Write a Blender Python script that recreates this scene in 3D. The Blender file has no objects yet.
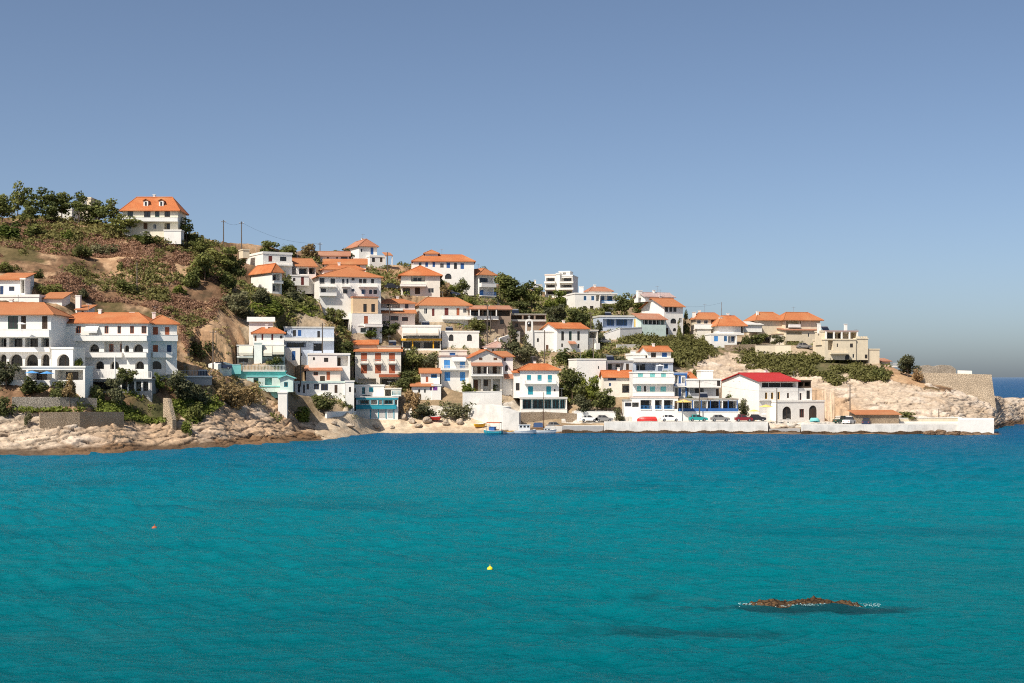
import bpy, math, random
import numpy as np
from mathutils import Vector
random.seed(7)
SC = bpy.context.scene
COL = SC.collection
F, H, CX, HY = 1422.0, 12.2, 512.0, 377.0      # focal length in pixels, eye height above the sea, frame centre, horizon row
R = math.radians

# ------------------------------------------------------------------ noise
def _hash(ix, iy, iz):
    h = (ix*374761393 + iy*668265263 + iz*2147483647) & 0xffffffff
    h = ((h ^ (h >> 13))*1274126177) & 0xffffffff
    return ((h ^ (h >> 16)) & 0xffff)/65535.0
def vnoise(x, y, z=None):
    x = np.asarray(x, float); y = np.asarray(y, float)
    z = np.zeros_like(x) if z is None else np.asarray(z, float)
    fx, fy, fz = np.floor(x), np.floor(y), np.floor(z)
    ix, iy, iz = fx.astype(np.int64), fy.astype(np.int64), fz.astype(np.int64)
    tx, ty, tz = x-fx, y-fy, z-fz
    tx = tx*tx*(3-2*tx); ty = ty*ty*(3-2*ty); tz = tz*tz*(3-2*tz)
    def L(a, b, t): return a+(b-a)*t
    def c(i, j, k): return _hash(ix+i, iy+j, iz+k)
    return L(L(L(c(0,0,0), c(1,0,0), tx), L(c(0,1,0), c(1,1,0), tx), ty),
             L(L(c(0,0,1), c(1,0,1), tx), L(c(0,1,1), c(1,1,1), tx), ty), tz)
def fbm(x, y, z=None, o=4):
    s, a, n = 0.0, 0.5, 0.0
    x = np.asarray(x, float); y = np.asarray(y, float); z = None if z is None else np.asarray(z, float)
    for k in range(o):
        m = 2.03**k
        s = s+a*vnoise(x*m+17.3*k, y*m+5.1*k, None if z is None else z*m+3.3*k); n += a; a *= 0.5
    return s/n
def ridged(x, y, z=None, o=4):
    s, a, n = 0.0, 0.5, 0.0
    for k in range(o):
        m = 2.1**k
        v = 1-abs(2*vnoise(np.asarray(x)*m+9.7*k, np.asarray(y)*m+2.2*k, None if z is None else np.asarray(z)*m+k*7.7)-1)
        s = s+a*v*v; n += a; a *= 0.5
    return s/n

# ------------------------------------------------------------------ materials
def new_mat(name):
    m = bpy.data.materials.new(name); m.use_nodes = True
    nt = m.node_tree
    b = nt.nodes['Principled BSDF']
    return m, nt, b
def N(nt, t, **kw):
    n = nt.nodes.new(t)
    for k, v in kw.items():
        if k[0] == '_': setattr(n, k[1:], v)
        else: n.inputs[k.replace('_', ' ')].default_value = v
    return n
def rgb(c): return (c[0], c[1], c[2], 1)
def mixc(nt, fac, a, b, blend='MIX'):
    n = nt.nodes.new('ShaderNodeMix'); n.data_type = 'RGBA'; n.blend_type = blend
    for sock, v in ((n.inputs[0], fac), (n.inputs[6], a), (n.inputs[7], b)):
        if hasattr(v, 'is_output'): nt.links.new(v, sock)
        elif isinstance(v, (int, float)): sock.default_value = v
        else: sock.default_value = rgb(v)
    return n.outputs[2]
def ramp(nt, fac, lo, hi):
    n = nt.nodes.new('ShaderNodeMapRange'); n.inputs[1].default_value = lo; n.inputs[2].default_value = hi
    nt.links.new(fac, n.inputs[0]); return n.outputs[0]
def coords(nt, scale=(1,1,1), kind='Object'):
    t = nt.nodes.new('ShaderNodeTexCoord'); mp = nt.nodes.new('ShaderNodeMapping')
    mp.inputs['Scale'].default_value = scale
    nt.links.new(t.outputs[kind], mp.inputs[0]); return mp.outputs[0]
def noise_out(nt, co, scale, detail=4, rough=0.55):
    n = N(nt, 'ShaderNodeTexNoise', Scale=scale, Detail=detail, Roughness=rough)
    nt.links.new(co, n.inputs['Vector']); return n.outputs[0]

def plain(name, c, rough=0.7, var=0.07, scale=0.9, spec=0.3, metal=0.0):
    """painted surface with faint weathering: broad patches and thin vertical streaks"""
    m, nt, b = new_mat(name)
    co = coords(nt)
    a = noise_out(nt, co, scale, 5)
    s = noise_out(nt, coords(nt, (2.2, 2.2, 0.25)), 1.4, 4)
    dark = tuple(x*(1-var*2.2) for x in c)
    col = mixc(nt, ramp(nt, a, 0.42, 0.75), c, dark)
    col = mixc(nt, ramp(nt, s, 0.55, 0.8), col, tuple(x*(1-var*2.6) for x in c))
    nt.links.new(col, b.inputs['Base Color'])
    b.inputs['Roughness'].default_value = rough; b.inputs['Specular IOR Level'].default_value = spec
    b.inputs['Metallic'].default_value = metal
    return m
def tiles(name, c, c2, pitch=0.28):
    m, nt, b = new_mat(name)
    co = coords(nt)
    a = noise_out(nt, co, 0.5, 5); a2 = noise_out(nt, co, 4.5, 3)
    col = mixc(nt, ramp(nt, a, 0.35, 0.7), c, c2)
    col = mixc(nt, ramp(nt, a2, 0.4, 0.8), col, tuple(x*0.62 for x in c2))
    w = N(nt, 'ShaderNodeTexWave', Scale=1/pitch/2/math.pi*3.14); w.bands_direction = 'X'
    nt.links.new(co, w.inputs['Vector'])
    bp = N(nt, 'ShaderNodeBump', Strength=0.7, Distance=0.08); nt.links.new(w.outputs[1], bp.inputs['Height'])
    oi = nt.nodes.new('ShaderNodeObjectInfo')
    col = mixc(nt, ramp(nt, noise_out(nt, co, 0.22, 4), 0.45, 0.75), col, (c[0]*.95, c[1]*1.45, c[2]*1.9))
    mp_ = nt.nodes.new('ShaderNodeMath'); mp_.operation = 'MULTIPLY'; nt.links.new(oi.outputs['Random'], mp_.inputs[0]); mp_.inputs[1].default_value = 0.75
    col = mixc(nt, mp_.outputs[0], col, (c[0]*.72, c[1]*1.0, c[2]*1.35))
    nt.links.new(bp.outputs[0], b.inputs['Normal']); nt.links.new(col, b.inputs['Base Color'])
    b.inputs['Roughness'].default_value = 0.85; b.inputs['Specular IOR Level'].default_value = 0.2
    return m
def stone(name, c, c2, scale=1.6, mortar=None):
    m, nt, b = new_mat(name)
    co = coords(nt, (1, 1, 1.5))
    v = N(nt, 'ShaderNodeTexVoronoi', Scale=scale); nt.links.new(co, v.inputs['Vector'])
    e = N(nt, 'ShaderNodeTexVoronoi', Scale=scale, _feature='DISTANCE_TO_EDGE'); nt.links.new(co, e.inputs['Vector'])
    g = nt.nodes.new('ShaderNodeRGBToBW'); nt.links.new(v.outputs['Color'], g.inputs[0])
    col = mixc(nt, g.outputs[0], c, c2)
    n = noise_out(nt, coords(nt), 0.35, 5)
    col = mixc(nt, ramp(nt, n, 0.4, 0.75), col, tuple(x*0.7 for x in c))
    ed = ramp(nt, e.outputs['Distance'], 0.0, 0.12)
    col = mixc(nt, ed, mortar or tuple(x*0.45 for x in c), col)
    bp = N(nt, 'ShaderNodeBump', Strength=0.8, Distance=0.12); nt.links.new(ed, bp.inputs['Height'])
    nt.links.new(bp.outputs[0], b.inputs['Normal']); nt.links.new(col, b.inputs['Base Color'])
    b.inputs['Roughness'].default_value = 0.9; b.inputs['Specular IOR Level'].default_value = 0.2
    return m
def leafmat(name, c, c2, trans=0.0):
    """leaf colour varies from clump to clump (attribute) and from plant to plant"""
    m, nt, b = new_mat(name)
    at = N(nt, 'ShaderNodeAttribute', _attribute_name='tint')
    oi = nt.nodes.new('ShaderNodeObjectInfo')
    col = mixc(nt, at.outputs['Fac'], c, c2)
    hs = N(nt, 'ShaderNodeHueSaturation')
    mr = nt.nodes.new('ShaderNodeMapRange'); mr.inputs[3].default_value = 0.65; mr.inputs[4].default_value = 1.3
    nt.links.new(oi.outputs['Random'], mr.inputs[0]); nt.links.new(mr.outputs[0], hs.inputs['Value'])
    mr2 = nt.nodes.new('ShaderNodeMapRange'); mr2.inputs[3].default_value = 0.515; mr2.inputs[4].default_value = 0.485
    nt.links.new(oi.outputs['Random'], mr2.inputs[0]); nt.links.new(mr2.outputs[0], hs.inputs['Hue'])
    nt.links.new(col, hs.inputs['Color']); nt.links.new(hs.outputs[0], b.inputs['Base Color'])
    b.inputs['Roughness'].default_value = 0.7; b.inputs['Specular IOR Level'].default_value = 0.25
    tr = nt.nodes.new('ShaderNodeBsdfTranslucent'); nt.links.new(hs.outputs[0], tr.inputs[0])
    ms = nt.nodes.new('ShaderNodeMixShader'); ms.inputs[0].default_value = 0.3
    nt.links.new(b.outputs[0], ms.inputs[1]); nt.links.new(tr.outputs[0], ms.inputs[2]); nt.links.new(ms.outputs[0], nt.nodes['Material Output'].inputs['Surface'])
    return m
def glassmat(name, c=(0.030, 0.030, 0.032)):
    m, nt, b = new_mat(name)
    b.inputs['Base Color'].default_value = rgb(c); b.inputs['Roughness'].default_value = 0.08
    b.inputs['Specular IOR Level'].default_value = 0.5
    return m
M = {}
M['white'] = plain('white_stucco', (0.83, 0.80, 0.745), var=0.045)
M['offwhite'] = plain('off_white_stucco', (0.75, 0.70, 0.61), var=0.05)
M['ivory'] = plain('ivory_stucco', (0.78, 0.72, 0.58))
M['quaywhite'] = plain('stained_whitewash', (0.70, 0.67, 0.62), 0.85, 0.13, 0.5)
M['cream'] = plain('cream_stucco', (0.72, 0.62, 0.46))
M['peach'] = plain('peach_stucco', (0.74, 0.52, 0.32))
M['pink'] = plain('pale_pink_stucco', (0.74, 0.60, 0.52))
M['mint'] = plain('mint_stucco', (0.62, 0.74, 0.68))
M['tealwall'] = plain('teal_painted_wall', (0.24, 0.56, 0.52))
M['bluewall'] = plain('pale_blue_wall', (0.52, 0.58, 0.68))
M['grey'] = plain('grey_concrete', (0.36, 0.35, 0.34))
M['lgrey'] = plain('pale_concrete', (0.58, 0.56, 0.52))
M['shadewall'] = plain('shade_grey_stucco', (0.60, 0.60, 0.60))  # white house walls lying in shade, the shade painted in as grey
M['brown'] = plain('brown_plaster', (0.30, 0.22, 0.16))
M['wood'] = plain('brown_wood', (0.14, 0.07, 0.04), 0.8)
M['dwood'] = plain('dark_wood', (0.07, 0.045, 0.03), 0.8)
M['pole'] = plain('grey_wood_pole', (0.13, 0.105, 0.085), 0.85)
M['red'] = plain('brick_red_paint', (0.40, 0.11, 0.05))
M['dred'] = plain('dark_red_paint', (0.16, 0.035, 0.03))
M['blue'] = plain('blue_paint', (0.04, 0.13, 0.36), 0.5)
M['lblue'] = plain('sky_blue_paint', (0.08, 0.30, 0.66), 0.5)
M['dblue'] = plain('dark_blue_paint', (0.03, 0.06, 0.14), 0.5)
M['panel'] = plain('solar_panel_glass', (0.012, 0.016, 0.03), 0.25, 0.02)
M['teal'] = plain('teal_paint', (0.03, 0.30, 0.38), 0.5)
M['turq'] = plain('turquoise_paint', (0.22, 0.58, 0.56), 0.5)
M['yellow'] = plain('yellow_paint', (0.80, 0.42, 0.03), 0.6)
M['ochre'] = plain('ochre_canvas', (0.78, 0.52, 0.16), 0.85)
M['green'] = plain('dark_green_paint', (0.03, 0.11, 0.08), 0.5)
M['beige'] = plain('beige_canvas', (0.66, 0.58, 0.48), 0.9, 0.06)
M['purple'] = plain('purple_paint', (0.20, 0.06, 0.28), 0.6)
M['orange'] = tiles('orange_roof_tiles', (0.58, 0.185, 0.065), (0.50, 0.145, 0.05))
M['rust'] = tiles('faded_roof_tiles', (0.52, 0.20, 0.10), (0.44, 0.17, 0.095))
M['pinktile'] = tiles('pale_pink_roof_tiles', (0.58, 0.34, 0.25), (0.50, 0.27, 0.19))
M['brightred'] = tiles('red_roof_sheets', (0.55, 0.035, 0.028), (0.47, 0.028, 0.024), 0.5)
M['tan'] = tiles('tan_roof_tiles', (0.46, 0.36, 0.27), (0.36, 0.28, 0.2))
M['stone'] = stone('field_stone', (0.38, 0.29, 0.20), (0.46, 0.36, 0.26), 3.2, (0.28, 0.21, 0.145))
M['greystone'] = stone('grey_field_stone', (0.40, 0.345, 0.28), (0.49, 0.43, 0.36), 3.2, (0.29, 0.245, 0.195))
M['fort'] = stone('fort_stone', (0.46, 0.36, 0.255), (0.51, 0.405, 0.29), 2.0, (0.38, 0.295, 0.205))
M['glass'] = glassmat('window_glass')
M['bglass'] = glassmat('blue_window_glass', (0.02, 0.05, 0.10))
M['metal'] = plain('grey_metal', (0.35, 0.36, 0.38), 0.4, metal=0.6)
M['black'] = plain('black_rubber', (0.02, 0.02, 0.022), 0.6)
M['cloth_w'] = plain('white_canvas', (0.78, 0.77, 0.74), 0.9, 0.05)

# ------------------------------------------------------------------ mesh builder
class MB:
    def __init__(s): s.v = []; s.f = []
    def add(s, vs, fs):
        o = len(s.v); s.v.extend(vs); s.f.extend([tuple(i+o for i in f) for f in fs])
    def quad(s, a, b, c, d): s.add([a, b, c, d], [(0,1,2,3)])
    def poly(s, pts): s.add(list(pts), [tuple(range(len(pts)))])
    def box(s, x0, x1, y0, y1, z0, z1):
        s.add([(x0,y0,z0),(x1,y0,z0),(x1,y1,z0),(x0,y1,z0),(x0,y0,z1),(x1,y0,z1),(x1,y1,z1),(x0,y1,z1)],
              [(0,3,2,1),(4,5,6,7),(0,1,5,4),(1,2,6,5),(2,3,7,6),(3,0,4,7)])
    def prism(s, pts, off):
        """closed solid from a polygon and an offset vector"""
        n = len(pts); q = [tuple(p[i]+off[i] for i in range(3)) for p in pts]
        s.add(list(pts)+q, [tuple(range(n))[::-1], tuple(range(n, 2*n))]+[(i, (i+1) % n, (i+1) % n+n, i+n) for i in range(n)])
    def tube(s, p, q, r0, r1=None, n=6, caps=True):
        r1 = r0 if r1 is None else r1
        p, q = Vector(p), Vector(q); d = (q-p)
        if d.length < 1e-6: return
        d.normalize(); a = d.orthogonal().normalized(); b = d.cross(a)
        vs = []
        for c, r in ((p, r0), (q, r1)):
            for k in range(n):
                t = 2*math.pi*k/n; vs.append(tuple(c+a*(r*math.cos(t))+b*(r*math.sin(t))))
        fs = [(k, (k+1) % n, n+(k+1) % n, n+k) for k in range(n)]
        if caps: fs += [tuple(range(n))[::-1], tuple(range(n, 2*n))]
        s.add(vs, fs)
    def lathe(s, prof, n=10, c=(0,0,0)):
        vs = []; fs = []
        for r, z in prof:
            for k in range(n):
                t = 2*math.pi*k/n; vs.append((c[0]+r*math.cos(t), c[1]+r*math.sin(t), c[2]+z))
        for i in range(len(prof)-1):
            for k in range(n):
                fs.append((i*n+k, i*n+(k+1) % n, (i+1)*n+(k+1) % n, (i+1)*n+k))
        s.add(vs, fs)
    def build(s, name, m, parent=None, smooth=False):
        me = bpy.data.meshes.new(name); me.from_pydata(s.v, [], s.f); me.update()
        if smooth: me.polygons.foreach_set('use_smooth', [True]*len(me.polygons))
        me.materials.append(M[m] if isinstance(m, str) else m)
        o = bpy.data.objects.new(name, me); COL.objects.link(o)
        if parent is not None: o.parent = parent
        return o
def tag(o, label=None, cat=None, group=None, kind=None):
    if label: o['label'] = label
    if cat: o['category'] = cat
    if group: o['group'] = group
    if kind: o['kind'] = kind
    return o
def empty(name, loc, rz=0.0):
    o = bpy.data.objects.new(name, None); o.location = loc; o.rotation_euler = (0, 0, rz); o.empty_display_size = 0.2
    COL.objects.link(o); return o

# ------------------------------------------------------------------ camera
cd = bpy.data.cameras.new('camera'); cam = bpy.data.objects.new('camera', cd); COL.objects.link(cam)
cd.sensor_width = 36; cd.lens = F/1024*36; cam.location = (0, 0, H); cam.rotation_euler = (R(90), 0, 0)
cd.shift_y = (HY-341.5)/1024; cd.clip_start = 1; cd.clip_end = 60000
SC.camera = cam
SUN_AZ, SUN_EL = R(-139), R(50)     # clockwise from the viewing direction: behind the left shoulder
w = bpy.data.worlds.new('World'); SC.world = w; w.use_nodes = True
nt = w.node_tree; sky = nt.nodes.new('ShaderNodeTexSky'); sky.sky_type = 'NISHITA'; sky.sun_disc = False
sky.sun_elevation = SUN_EL; sky.sun_rotation = SUN_AZ
sky.air_density = 0.55; sky.dust_density = 1.5; sky.ozone_density = 1.0; sky.altitude = 0
wb = mixc(nt, 1.0, sky.outputs[0], (1.0, 1.0, 0.965), 'MULTIPLY')   # white balance
nt.links.new(wb, nt.nodes['Background'].inputs[0]); nt.nodes['Background'].inputs[1].default_value = 0.103
sd = bpy.data.lights.new('sun', 'SUN'); sd.energy = 4.6; sd.angle = R(0.55); sd.color = (1.0, 0.93, 0.82)
sun = bpy.data.objects.new('sun', sd); COL.objects.link(sun)
sv = Vector((math.sin(SUN_AZ)*math.cos(SUN_EL), math.cos(SUN_AZ)*math.cos(SUN_EL), math.sin(SUN_EL)))
sun.rotation_euler = sv.to_track_quat('Z', 'Y').to_euler(); sun.location = sv*900
vs = SC.view_settings; vs.view_transform = 'Standard'; vs.look = 'None'; vs.gamma = 1; vs.exposure = 0.38
SC.cycles.max_bounces = 7; SC.cycles.diffuse_bounces = 4; SC.cycles.glossy_bounces = 3; SC.cycles.use_denoising = False; SC.cycles.pixel_filter_type = 'BLACKMAN_HARRIS'; SC.cycles.filter_width = 1.1; SC.cycles.sample_clamp_indirect = 4
# ------------------------------------------------------------------ the coast: ground profiles (row, distance) seen along columns
PROF = {
 -60: [(458,212),(448,215),(440,218),(420,225),(408,229),(395,234),(375,240),(352,250),(300,262),(270,285),(235,310),(215,330),(205,345)],
 0: [(456,220),(448,222.5),(440,225),(431,228),(422,231),(410,234),(396,238),(378,244),(352,254),(300,266),(270,288),(240,312),(225,330),(217,345)],
 60: [(455,222),(447,225),(439,228),(430,231),(422,234),(412,236),(396,240),(378,246),(352,258),(305,272),(275,290),(245,316),(228,332),(217,345)],
 105: [(454,226),(446,229),(437,232),(428,235.5),(421,239),(412,242),(394,249),(372,256),(352,266),(312,284),(280,302),(252,320),(236,331),(226,342)],
 150: [(450,237),(441,240),(432,243.5),(424,247),(417,250),(397,254),(372,260),(352,271),(315,290),(280,306),(252,320),(238,329),(231,334),(226,342)],
 210: [(448,244),(438,248),(428,252),(418,256.5),(408,261),(398,265),(386,269),(374,274),(360,280),(340,288),(318,298),(300,306),(270,321),(252,334),(246,340),(240,350)],
 250: [(445,255),(437,260),(428,265),(418,270),(408,274.5),(398,279),(388,283),(376,287),(362,292),(345,300),(320,312),(293,323),(268,337),(255,348),(246,360)],
 320: [(441,274),(436,281),(430,287),(424,292),(416,296),(403,300),(396,302),(381,306),(366,310),(350,316),(325,326),(300,339),(270,353),(252,370)],
 380: [(433,310),(421,316),(410,319),(395,323),(385,326),(360,335),(342,341),(325,347),(305,354),(290,361),(275,372),(264,384)],
 440: [(433,310),(420,316),(406,320),(392,324),(378,329),(362,336),(350,340),(330,348),(318,353),(298,363),(278,380),(268,392)],
 485: [(433,310),(425,314),(410,320),(394,325),(380,331),(362,338),(349,344),(330,354),(315,362),(300,374),(292,386),(282,402)],
 520: [(433,310),(422,317),(412,323),(400,330),(385,337),(370,342),(350,351),(335,362),(320,374),(306,390),(297,410),(287,430)],
 560: [(433,310),(421,317),(411,321),(396,328),(378,336),(360,345),(345,356),(330,370),(318,386),(306,406),(300,428),(294,450)],
 620: [(433,310),(421,317),(413,320),(396,329),(382,337),(372,343),(358,352),(340,365),(328,376),(316,390),(306,412),(302,425)],
 680: [(433,310),(421,317),(413,320),(396,329),(384,338),(372,347),(356,360),(342,374),(334,384),(328,392),(322,402),(317,412)],
 740: [(434,307),(421,316),(416,321),(400,332),(386,342),(374,351),(362,361),(352,371),(346,379),(342,386),(338,392),(330,404)],
 800: [(435,304),(421,314),(417,322),(400,334),(388,342),(378,349),(368,356),(360,362),(352,369),(346,376),(344,382),(338,395)],
 840: [(435,303),(422,313),(417,321),(402,332),(392,338),(384,344),(378,349),(370,355),(364,361),(361,366),(359,372),(355,384)],
 880: [(435,303),(422,312),(417,320),(404,330),(396,336),(388,342),(382,346),(376,350),(371,354),(368,358),(367,362),(366,368)],
 940: [(433,308),(422,316),(417,322),(404,331),(398,336),(394,340),(391,343),(388,346),(386,349),(384,352),(383,356),(382,362)],
 975: [(433,316),(424,325),(416,333),(408,339),(402,344),(398,347),(395,350),(393,353),(392,356),(392,360),(392,364),(391,370)],
 992: [(431,324),(424,331),(416,338),(409,344),(404,349),(401,353),(399,356),(398,359),(397,363),(397,367),(397,372),(397,378)],
 1006:[(426,350),(421,354),(415,359),(409,365),(404,370),(402,374),(400,378),(399,381),(398,384),(398,387),(398,391),(398,396)],
 1024:[(424,369),(421,371),(417,374),(411,378),(406,381),(403,383),(401,385),(400,387),(399,389),(399,391),(398,393),(398,396)],
 1080:[(424,369),(422,370),(420,371),(417,373),(414,375),(412,377),(411,379),(410,381),(410,383),(410,385),(410,387),(410,390)],
}
NT = 240
TS = np.linspace(0, 1, NT)
_cols = sorted(PROF)
_D0 = np.array([PROF[c][0][1] for c in _cols], float); _D1 = np.array([PROF[c][-1][1] for c in _cols], float)
_Z = []
for c in _cols:
    p = PROF[c]; d = np.array([q[1] for q in p], float); z = H+(HY-np.array([q[0] for q in p], float))/F*d
    z[0] = 0.0
    zz = np.interp(_D0[_cols.index(c)]+TS*(_D1[_cols.index(c)]-_D0[_cols.index(c)]), d, z)
    k = np.ones(5)/5; zs = np.convolve(np.pad(zz, 2, mode='edge'), k, 'valid'); zs[0] = 0
    _Z.append(zs)
_Z = np.array(_Z); _cols = np.array(_cols, float)
def col_profile(px):
    """first and last distance and heights along the ground under one column"""
    i = int(np.clip(np.searchsorted(_cols, px)-1, 0, len(_cols)-2)); t = min(max((px-_cols[i])/(_cols[i+1]-_cols[i]), 0), 1)
    t = t*t*(3-2*t)*0.5+t*0.5
    return _D0[i]*(1-t)+_D0[i+1]*t, _D1[i]*(1-t)+_D1[i+1]*t, _Z[i]*(1-t)+_Z[i+1]*t
def ground_z(X, Y):
    d0, d1, z = col_profile(CX+F*X/Y); t = (Y-d0)/(d1-d0)
    if t < 0: return t*12
    return float(np.interp(t, TS, z))
def dist_at(px, py):
    """distance of the ground seen at a pixel (first crossing), so that a thing standing there rests on it"""
    d0, d1, z = col_profile(px); d = d0+TS*(d1-d0); row = HY-(z-H)*F/d
    k = np.nonzero(row <= py)[0]
    if len(k) == 0: return d1
    k = k[0]
    if k == 0: return d0
    a = (row[k-1]-py)/max(row[k-1]-row[k], 1e-6)
    return float(d[k-1]+a*(d[k]-d[k-1]))
def at(px, py, d=None):
    d = dist_at(px, py) if d is None else d
    return Vector(((px-CX)/F*d, d, H+(HY-py)/F*d))
def pip(px, py, poly):
    inside = np.zeros(px.shape, bool); n = len(poly)
    for i in range(n):
        (x1, y1), (x2, y2) = poly[i], poly[(i+1) % n]
        if y1 == y2: continue
        c = ((y1 > py) != (y2 > py)) & (px < (x2-x1)*(py-y1)/(y2-y1)+x1); inside ^= c
    return inside
# ------------------------------------------------------------------ buildings
PADS, CUTS = [], [(566,770,300,318,2.1),(752,835,300,340,2.2),(830,930,300,321,1.9),(930,962,300,318,1.6)]
CC = {'w':'white','b':'blue','l':'lblue','t':'teal','q':'turq','r':'red','d':'dred','n':'wood','k':'dwood','g':'green','y':'yellow','c':'cream','e':'beige','o':'ochre',
      's':'greystone','p':'peach','a':'grey','v':'purple','m':'dblue','x':'metal','i':'pink','f':'cloth_w','j':'offwhite','h':'lgrey','u':'bluewall','z':'brown'}
def quadgrid(mb, T, W, z0, z1, holes, tri=None):
    """a wall face with openings: reveals, a back for each opening, and arch heads"""
    us = sorted({0.0, W} | {min(max(h[k], 0), W) for h in holes for k in (0, 1)})
    zs = sorted({z0, z1} | {min(max(h[k], z0), z1) for h in holes for k in (2, 3)})
    for a, b in zip(us, us[1:]):
        for c, d in zip(zs, zs[1:]):
            if b-a < 1e-5 or d-c < 1e-5: continue
            mu, mz = (a+b)/2, (c+d)/2
            if any(h[0] < mu < h[1] and h[2] < mz < h[3] for h in holes): continue
            mb.quad(T(a,0,c), T(b,0,c), T(b,0,d), T(a,0,d))
    for (a, b, c, d, dep, arch) in holes:
        mb.quad(T(a,0,c), T(a,0,d), T(a,dep,d), T(a,dep,c)); mb.quad(T(b,0,d), T(b,0,c), T(b,dep,c), T(b,dep,d))
        mb.quad(T(a,0,c), T(a,dep,c), T(b,dep,c), T(b,0,c)); mb.quad(T(a,0,d), T(b,0,d), T(b,dep,d), T(a,dep,d))
        mb.quad(T(a,dep,c), T(b,dep,c), T(b,dep,d), T(a,dep,d))
        if arch:
            r = (b-a)/2; rise = min(r, (d-c)*0.6); n = 8; m_ = (a+b)/2
            pts = [(m_-r*math.cos(math.pi*k/n), d-0.02-rise+rise*math.sin(math.pi*k/n)) for k in range(n+1)]
            for (p, q), (s, t) in zip(pts, pts[1:]):
                mb.quad(T(p,0.01,q), T(s,0.01,t), T(s,0.01,d), T(p,0.01,d)); mb.quad(T(p,0.01,q), T(p,dep,q), T(s,dep,t), T(s,0.01,t))
class House:
    def __init__(s, name, label, cat, x0, yb, rz=0, d=None, group=None):
        s.rz = R(rz); s.O = at(x0, yb, d if d is not None else max(dist_at(x0, yb), dist_at(x0+28, yb) if x0 < 340 and yb > 345 else 0)); s.c, s.s_ = math.cos(s.rz), math.sin(s.rz)
        s.root = empty(name, s.O, s.rz); tag(s.root, label, cat, group)
        s.plane = (0.0, 'f', 0.0); s.pxm = s.O.y/F
    def loc(s, px, py, w=0.0, side=None):
        """pixel -> local (along, inward, up) on the plane at inward offset w, or on a side wall at along-position side"""
        a = (px-CX)/F; O = s.O
        if side is None:
            bx, by = O.x-s.s_*w, O.y+s.c*w
            u = (a*by-bx)/(s.c-a*s.s_); Y = by+u*s.s_; r = u
        else:
            bx, by = O.x+s.c*side, O.y+s.s_*side
            q = (a*by-bx)/(-s.s_-a*s.c); Y = by+q*s.c; r = q
        return r, H+(HY-py)/F*Y-O.z
    def part(s, mb, name, m, parent=None): return mb.build(name, m, parent or s.root)
    def block(s, x0, x1, yt, yb=None, w=0.0, L=8.0, xs=None, wall='white', roof=None, el='', foot=4.0, ov=0.45, rt=None, name='wall', base=None):
        u0 = s.loc(x0, yt, w)[0]; u1 = s.loc(x1, yt, w)[0]
        if u1 < u0: u0, u1 = u1, u0
        zt = s.loc((x0+x1)/2, yt, w)[1]; zb = s.loc((x0+x1)/2, yb, w)[1] if yb is not None else -foot
        if base: zb -= base
        if xs is not None:
            L = s.loc(xs, yt, side=u0 if xs < x0 else u1)[0]-w
            L = min(max(L, 2.0), 16.0)
        W = u1-u0
        holes = {'f': [], 'l': [], 'r': []}; parts = []
        toks = [e.split() for e in el.split(';') if e.strip()]
        P = []
        for t in toks:
            k = t[0]; sd = 'f'
            if k[0] == '<': sd, k = 'l', k[1:]
            elif k[0] == '>': sd, k = 'r', k[1:]
            a, b_, c_, d_ = [float(x) for x in t[1:5]]; opt = [float(x) for x in t[5:]]
            if sd == 'f':
                p0, p1 = s.loc(a, d_, w), s.loc(c_, b_, w); ua, ub = p0[0]-u0, p1[0]-u0
            else:
                su = u0 if sd == 'l' else u1
                p0, p1 = s.loc(a, d_, side=su), s.loc(c_, b_, side=su); ua, ub = p0[0]-w, p1[0]-w
            if ua > ub: ua, ub = ub, ua
            zz = sorted((p0[1], p1[1])); P.append([k, sd, ua, ub, zz[0], zz[1], opt])
        for e in P:
            k, sd, ua, ub, za, zc, opt = e
            span = W if sd == 'f' else L
            if k[0] in 'wsdlLa' and k not in ('aw',):
                lo, hi = max(ua, 0.04), min(ub, span-0.04)
                if hi-lo < 0.1: continue
                za2, zc2 = max(za, zb+0.05), min(zc, zt-0.04)
                if zc2-za2 < 0.1: continue
                dep = {'l': 1.7, 'L': 3.2, 'a': 1.3 if k[1:2] == 'o' else 0.25}.get(k[0], 0.16)
                if opt and k[0] in 'lL': dep = opt[0]
                host = None
                for q in P:
                    if q is not e and q[0][0] in 'lL' and q[1] == sd and q[2]-0.02 <= (ua+ub)/2 <= q[3]+0.02 and q[4] <= (za+zc)/2 <= q[5]: host = q
                if host is not None and k[0] not in 'lL':
                    hd = host[6][0] if host[6] else {'l': 1.7, 'L': 3.2}[host[0][0]]
                    parts.append((k, sd, lo, hi, max(za2, host[4]+0.02), min(zc2, host[5]-0.05), hd-0.06))  # many of these dark windows are added to darken the recess
                else:
                    if any(max(lo, h[0]) < min(hi, h[1]) and max(za2, h[2]) < min(zc2, h[3]) for h in holes[sd]): continue
                    holes[sd].append((lo, hi, za2, zc2, dep, k[0] == 'a'))
                    if k[0] not in 'lL': parts.append((k, sd, lo, hi, za2, zc2, dep-0.05))
            else: parts.append((k, sd, ua, ub, za, zc, opt))
        T = {'f': lambda a, b_, c_: (u0+a, w+b_, c_), 'l': lambda a, b_, c_: (u0+b_, w+a, c_), 'r': lambda a, b_, c_: (u1-b_, w+a, c_)}
        mb = MB()
        quadgrid(mb, T['f'], W, zb, zt, holes['f'])
        quadgrid(mb, T['l'], L, zb, zt, holes['l']); quadgrid(mb, T['r'], L, zb, zt, holes['r'])
        mb.quad((u1, w+L, zb), (u0, w+L, zb), (u0, w+L, zt), (u1, w+L, zt))
        mb.quad((u0, w, zt-0.02), (u1, w, zt-0.02), (u1, w+L, zt-0.02), (u0, w+L, zt-0.02))
        rk = roof.split()[0] if roof else None
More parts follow.
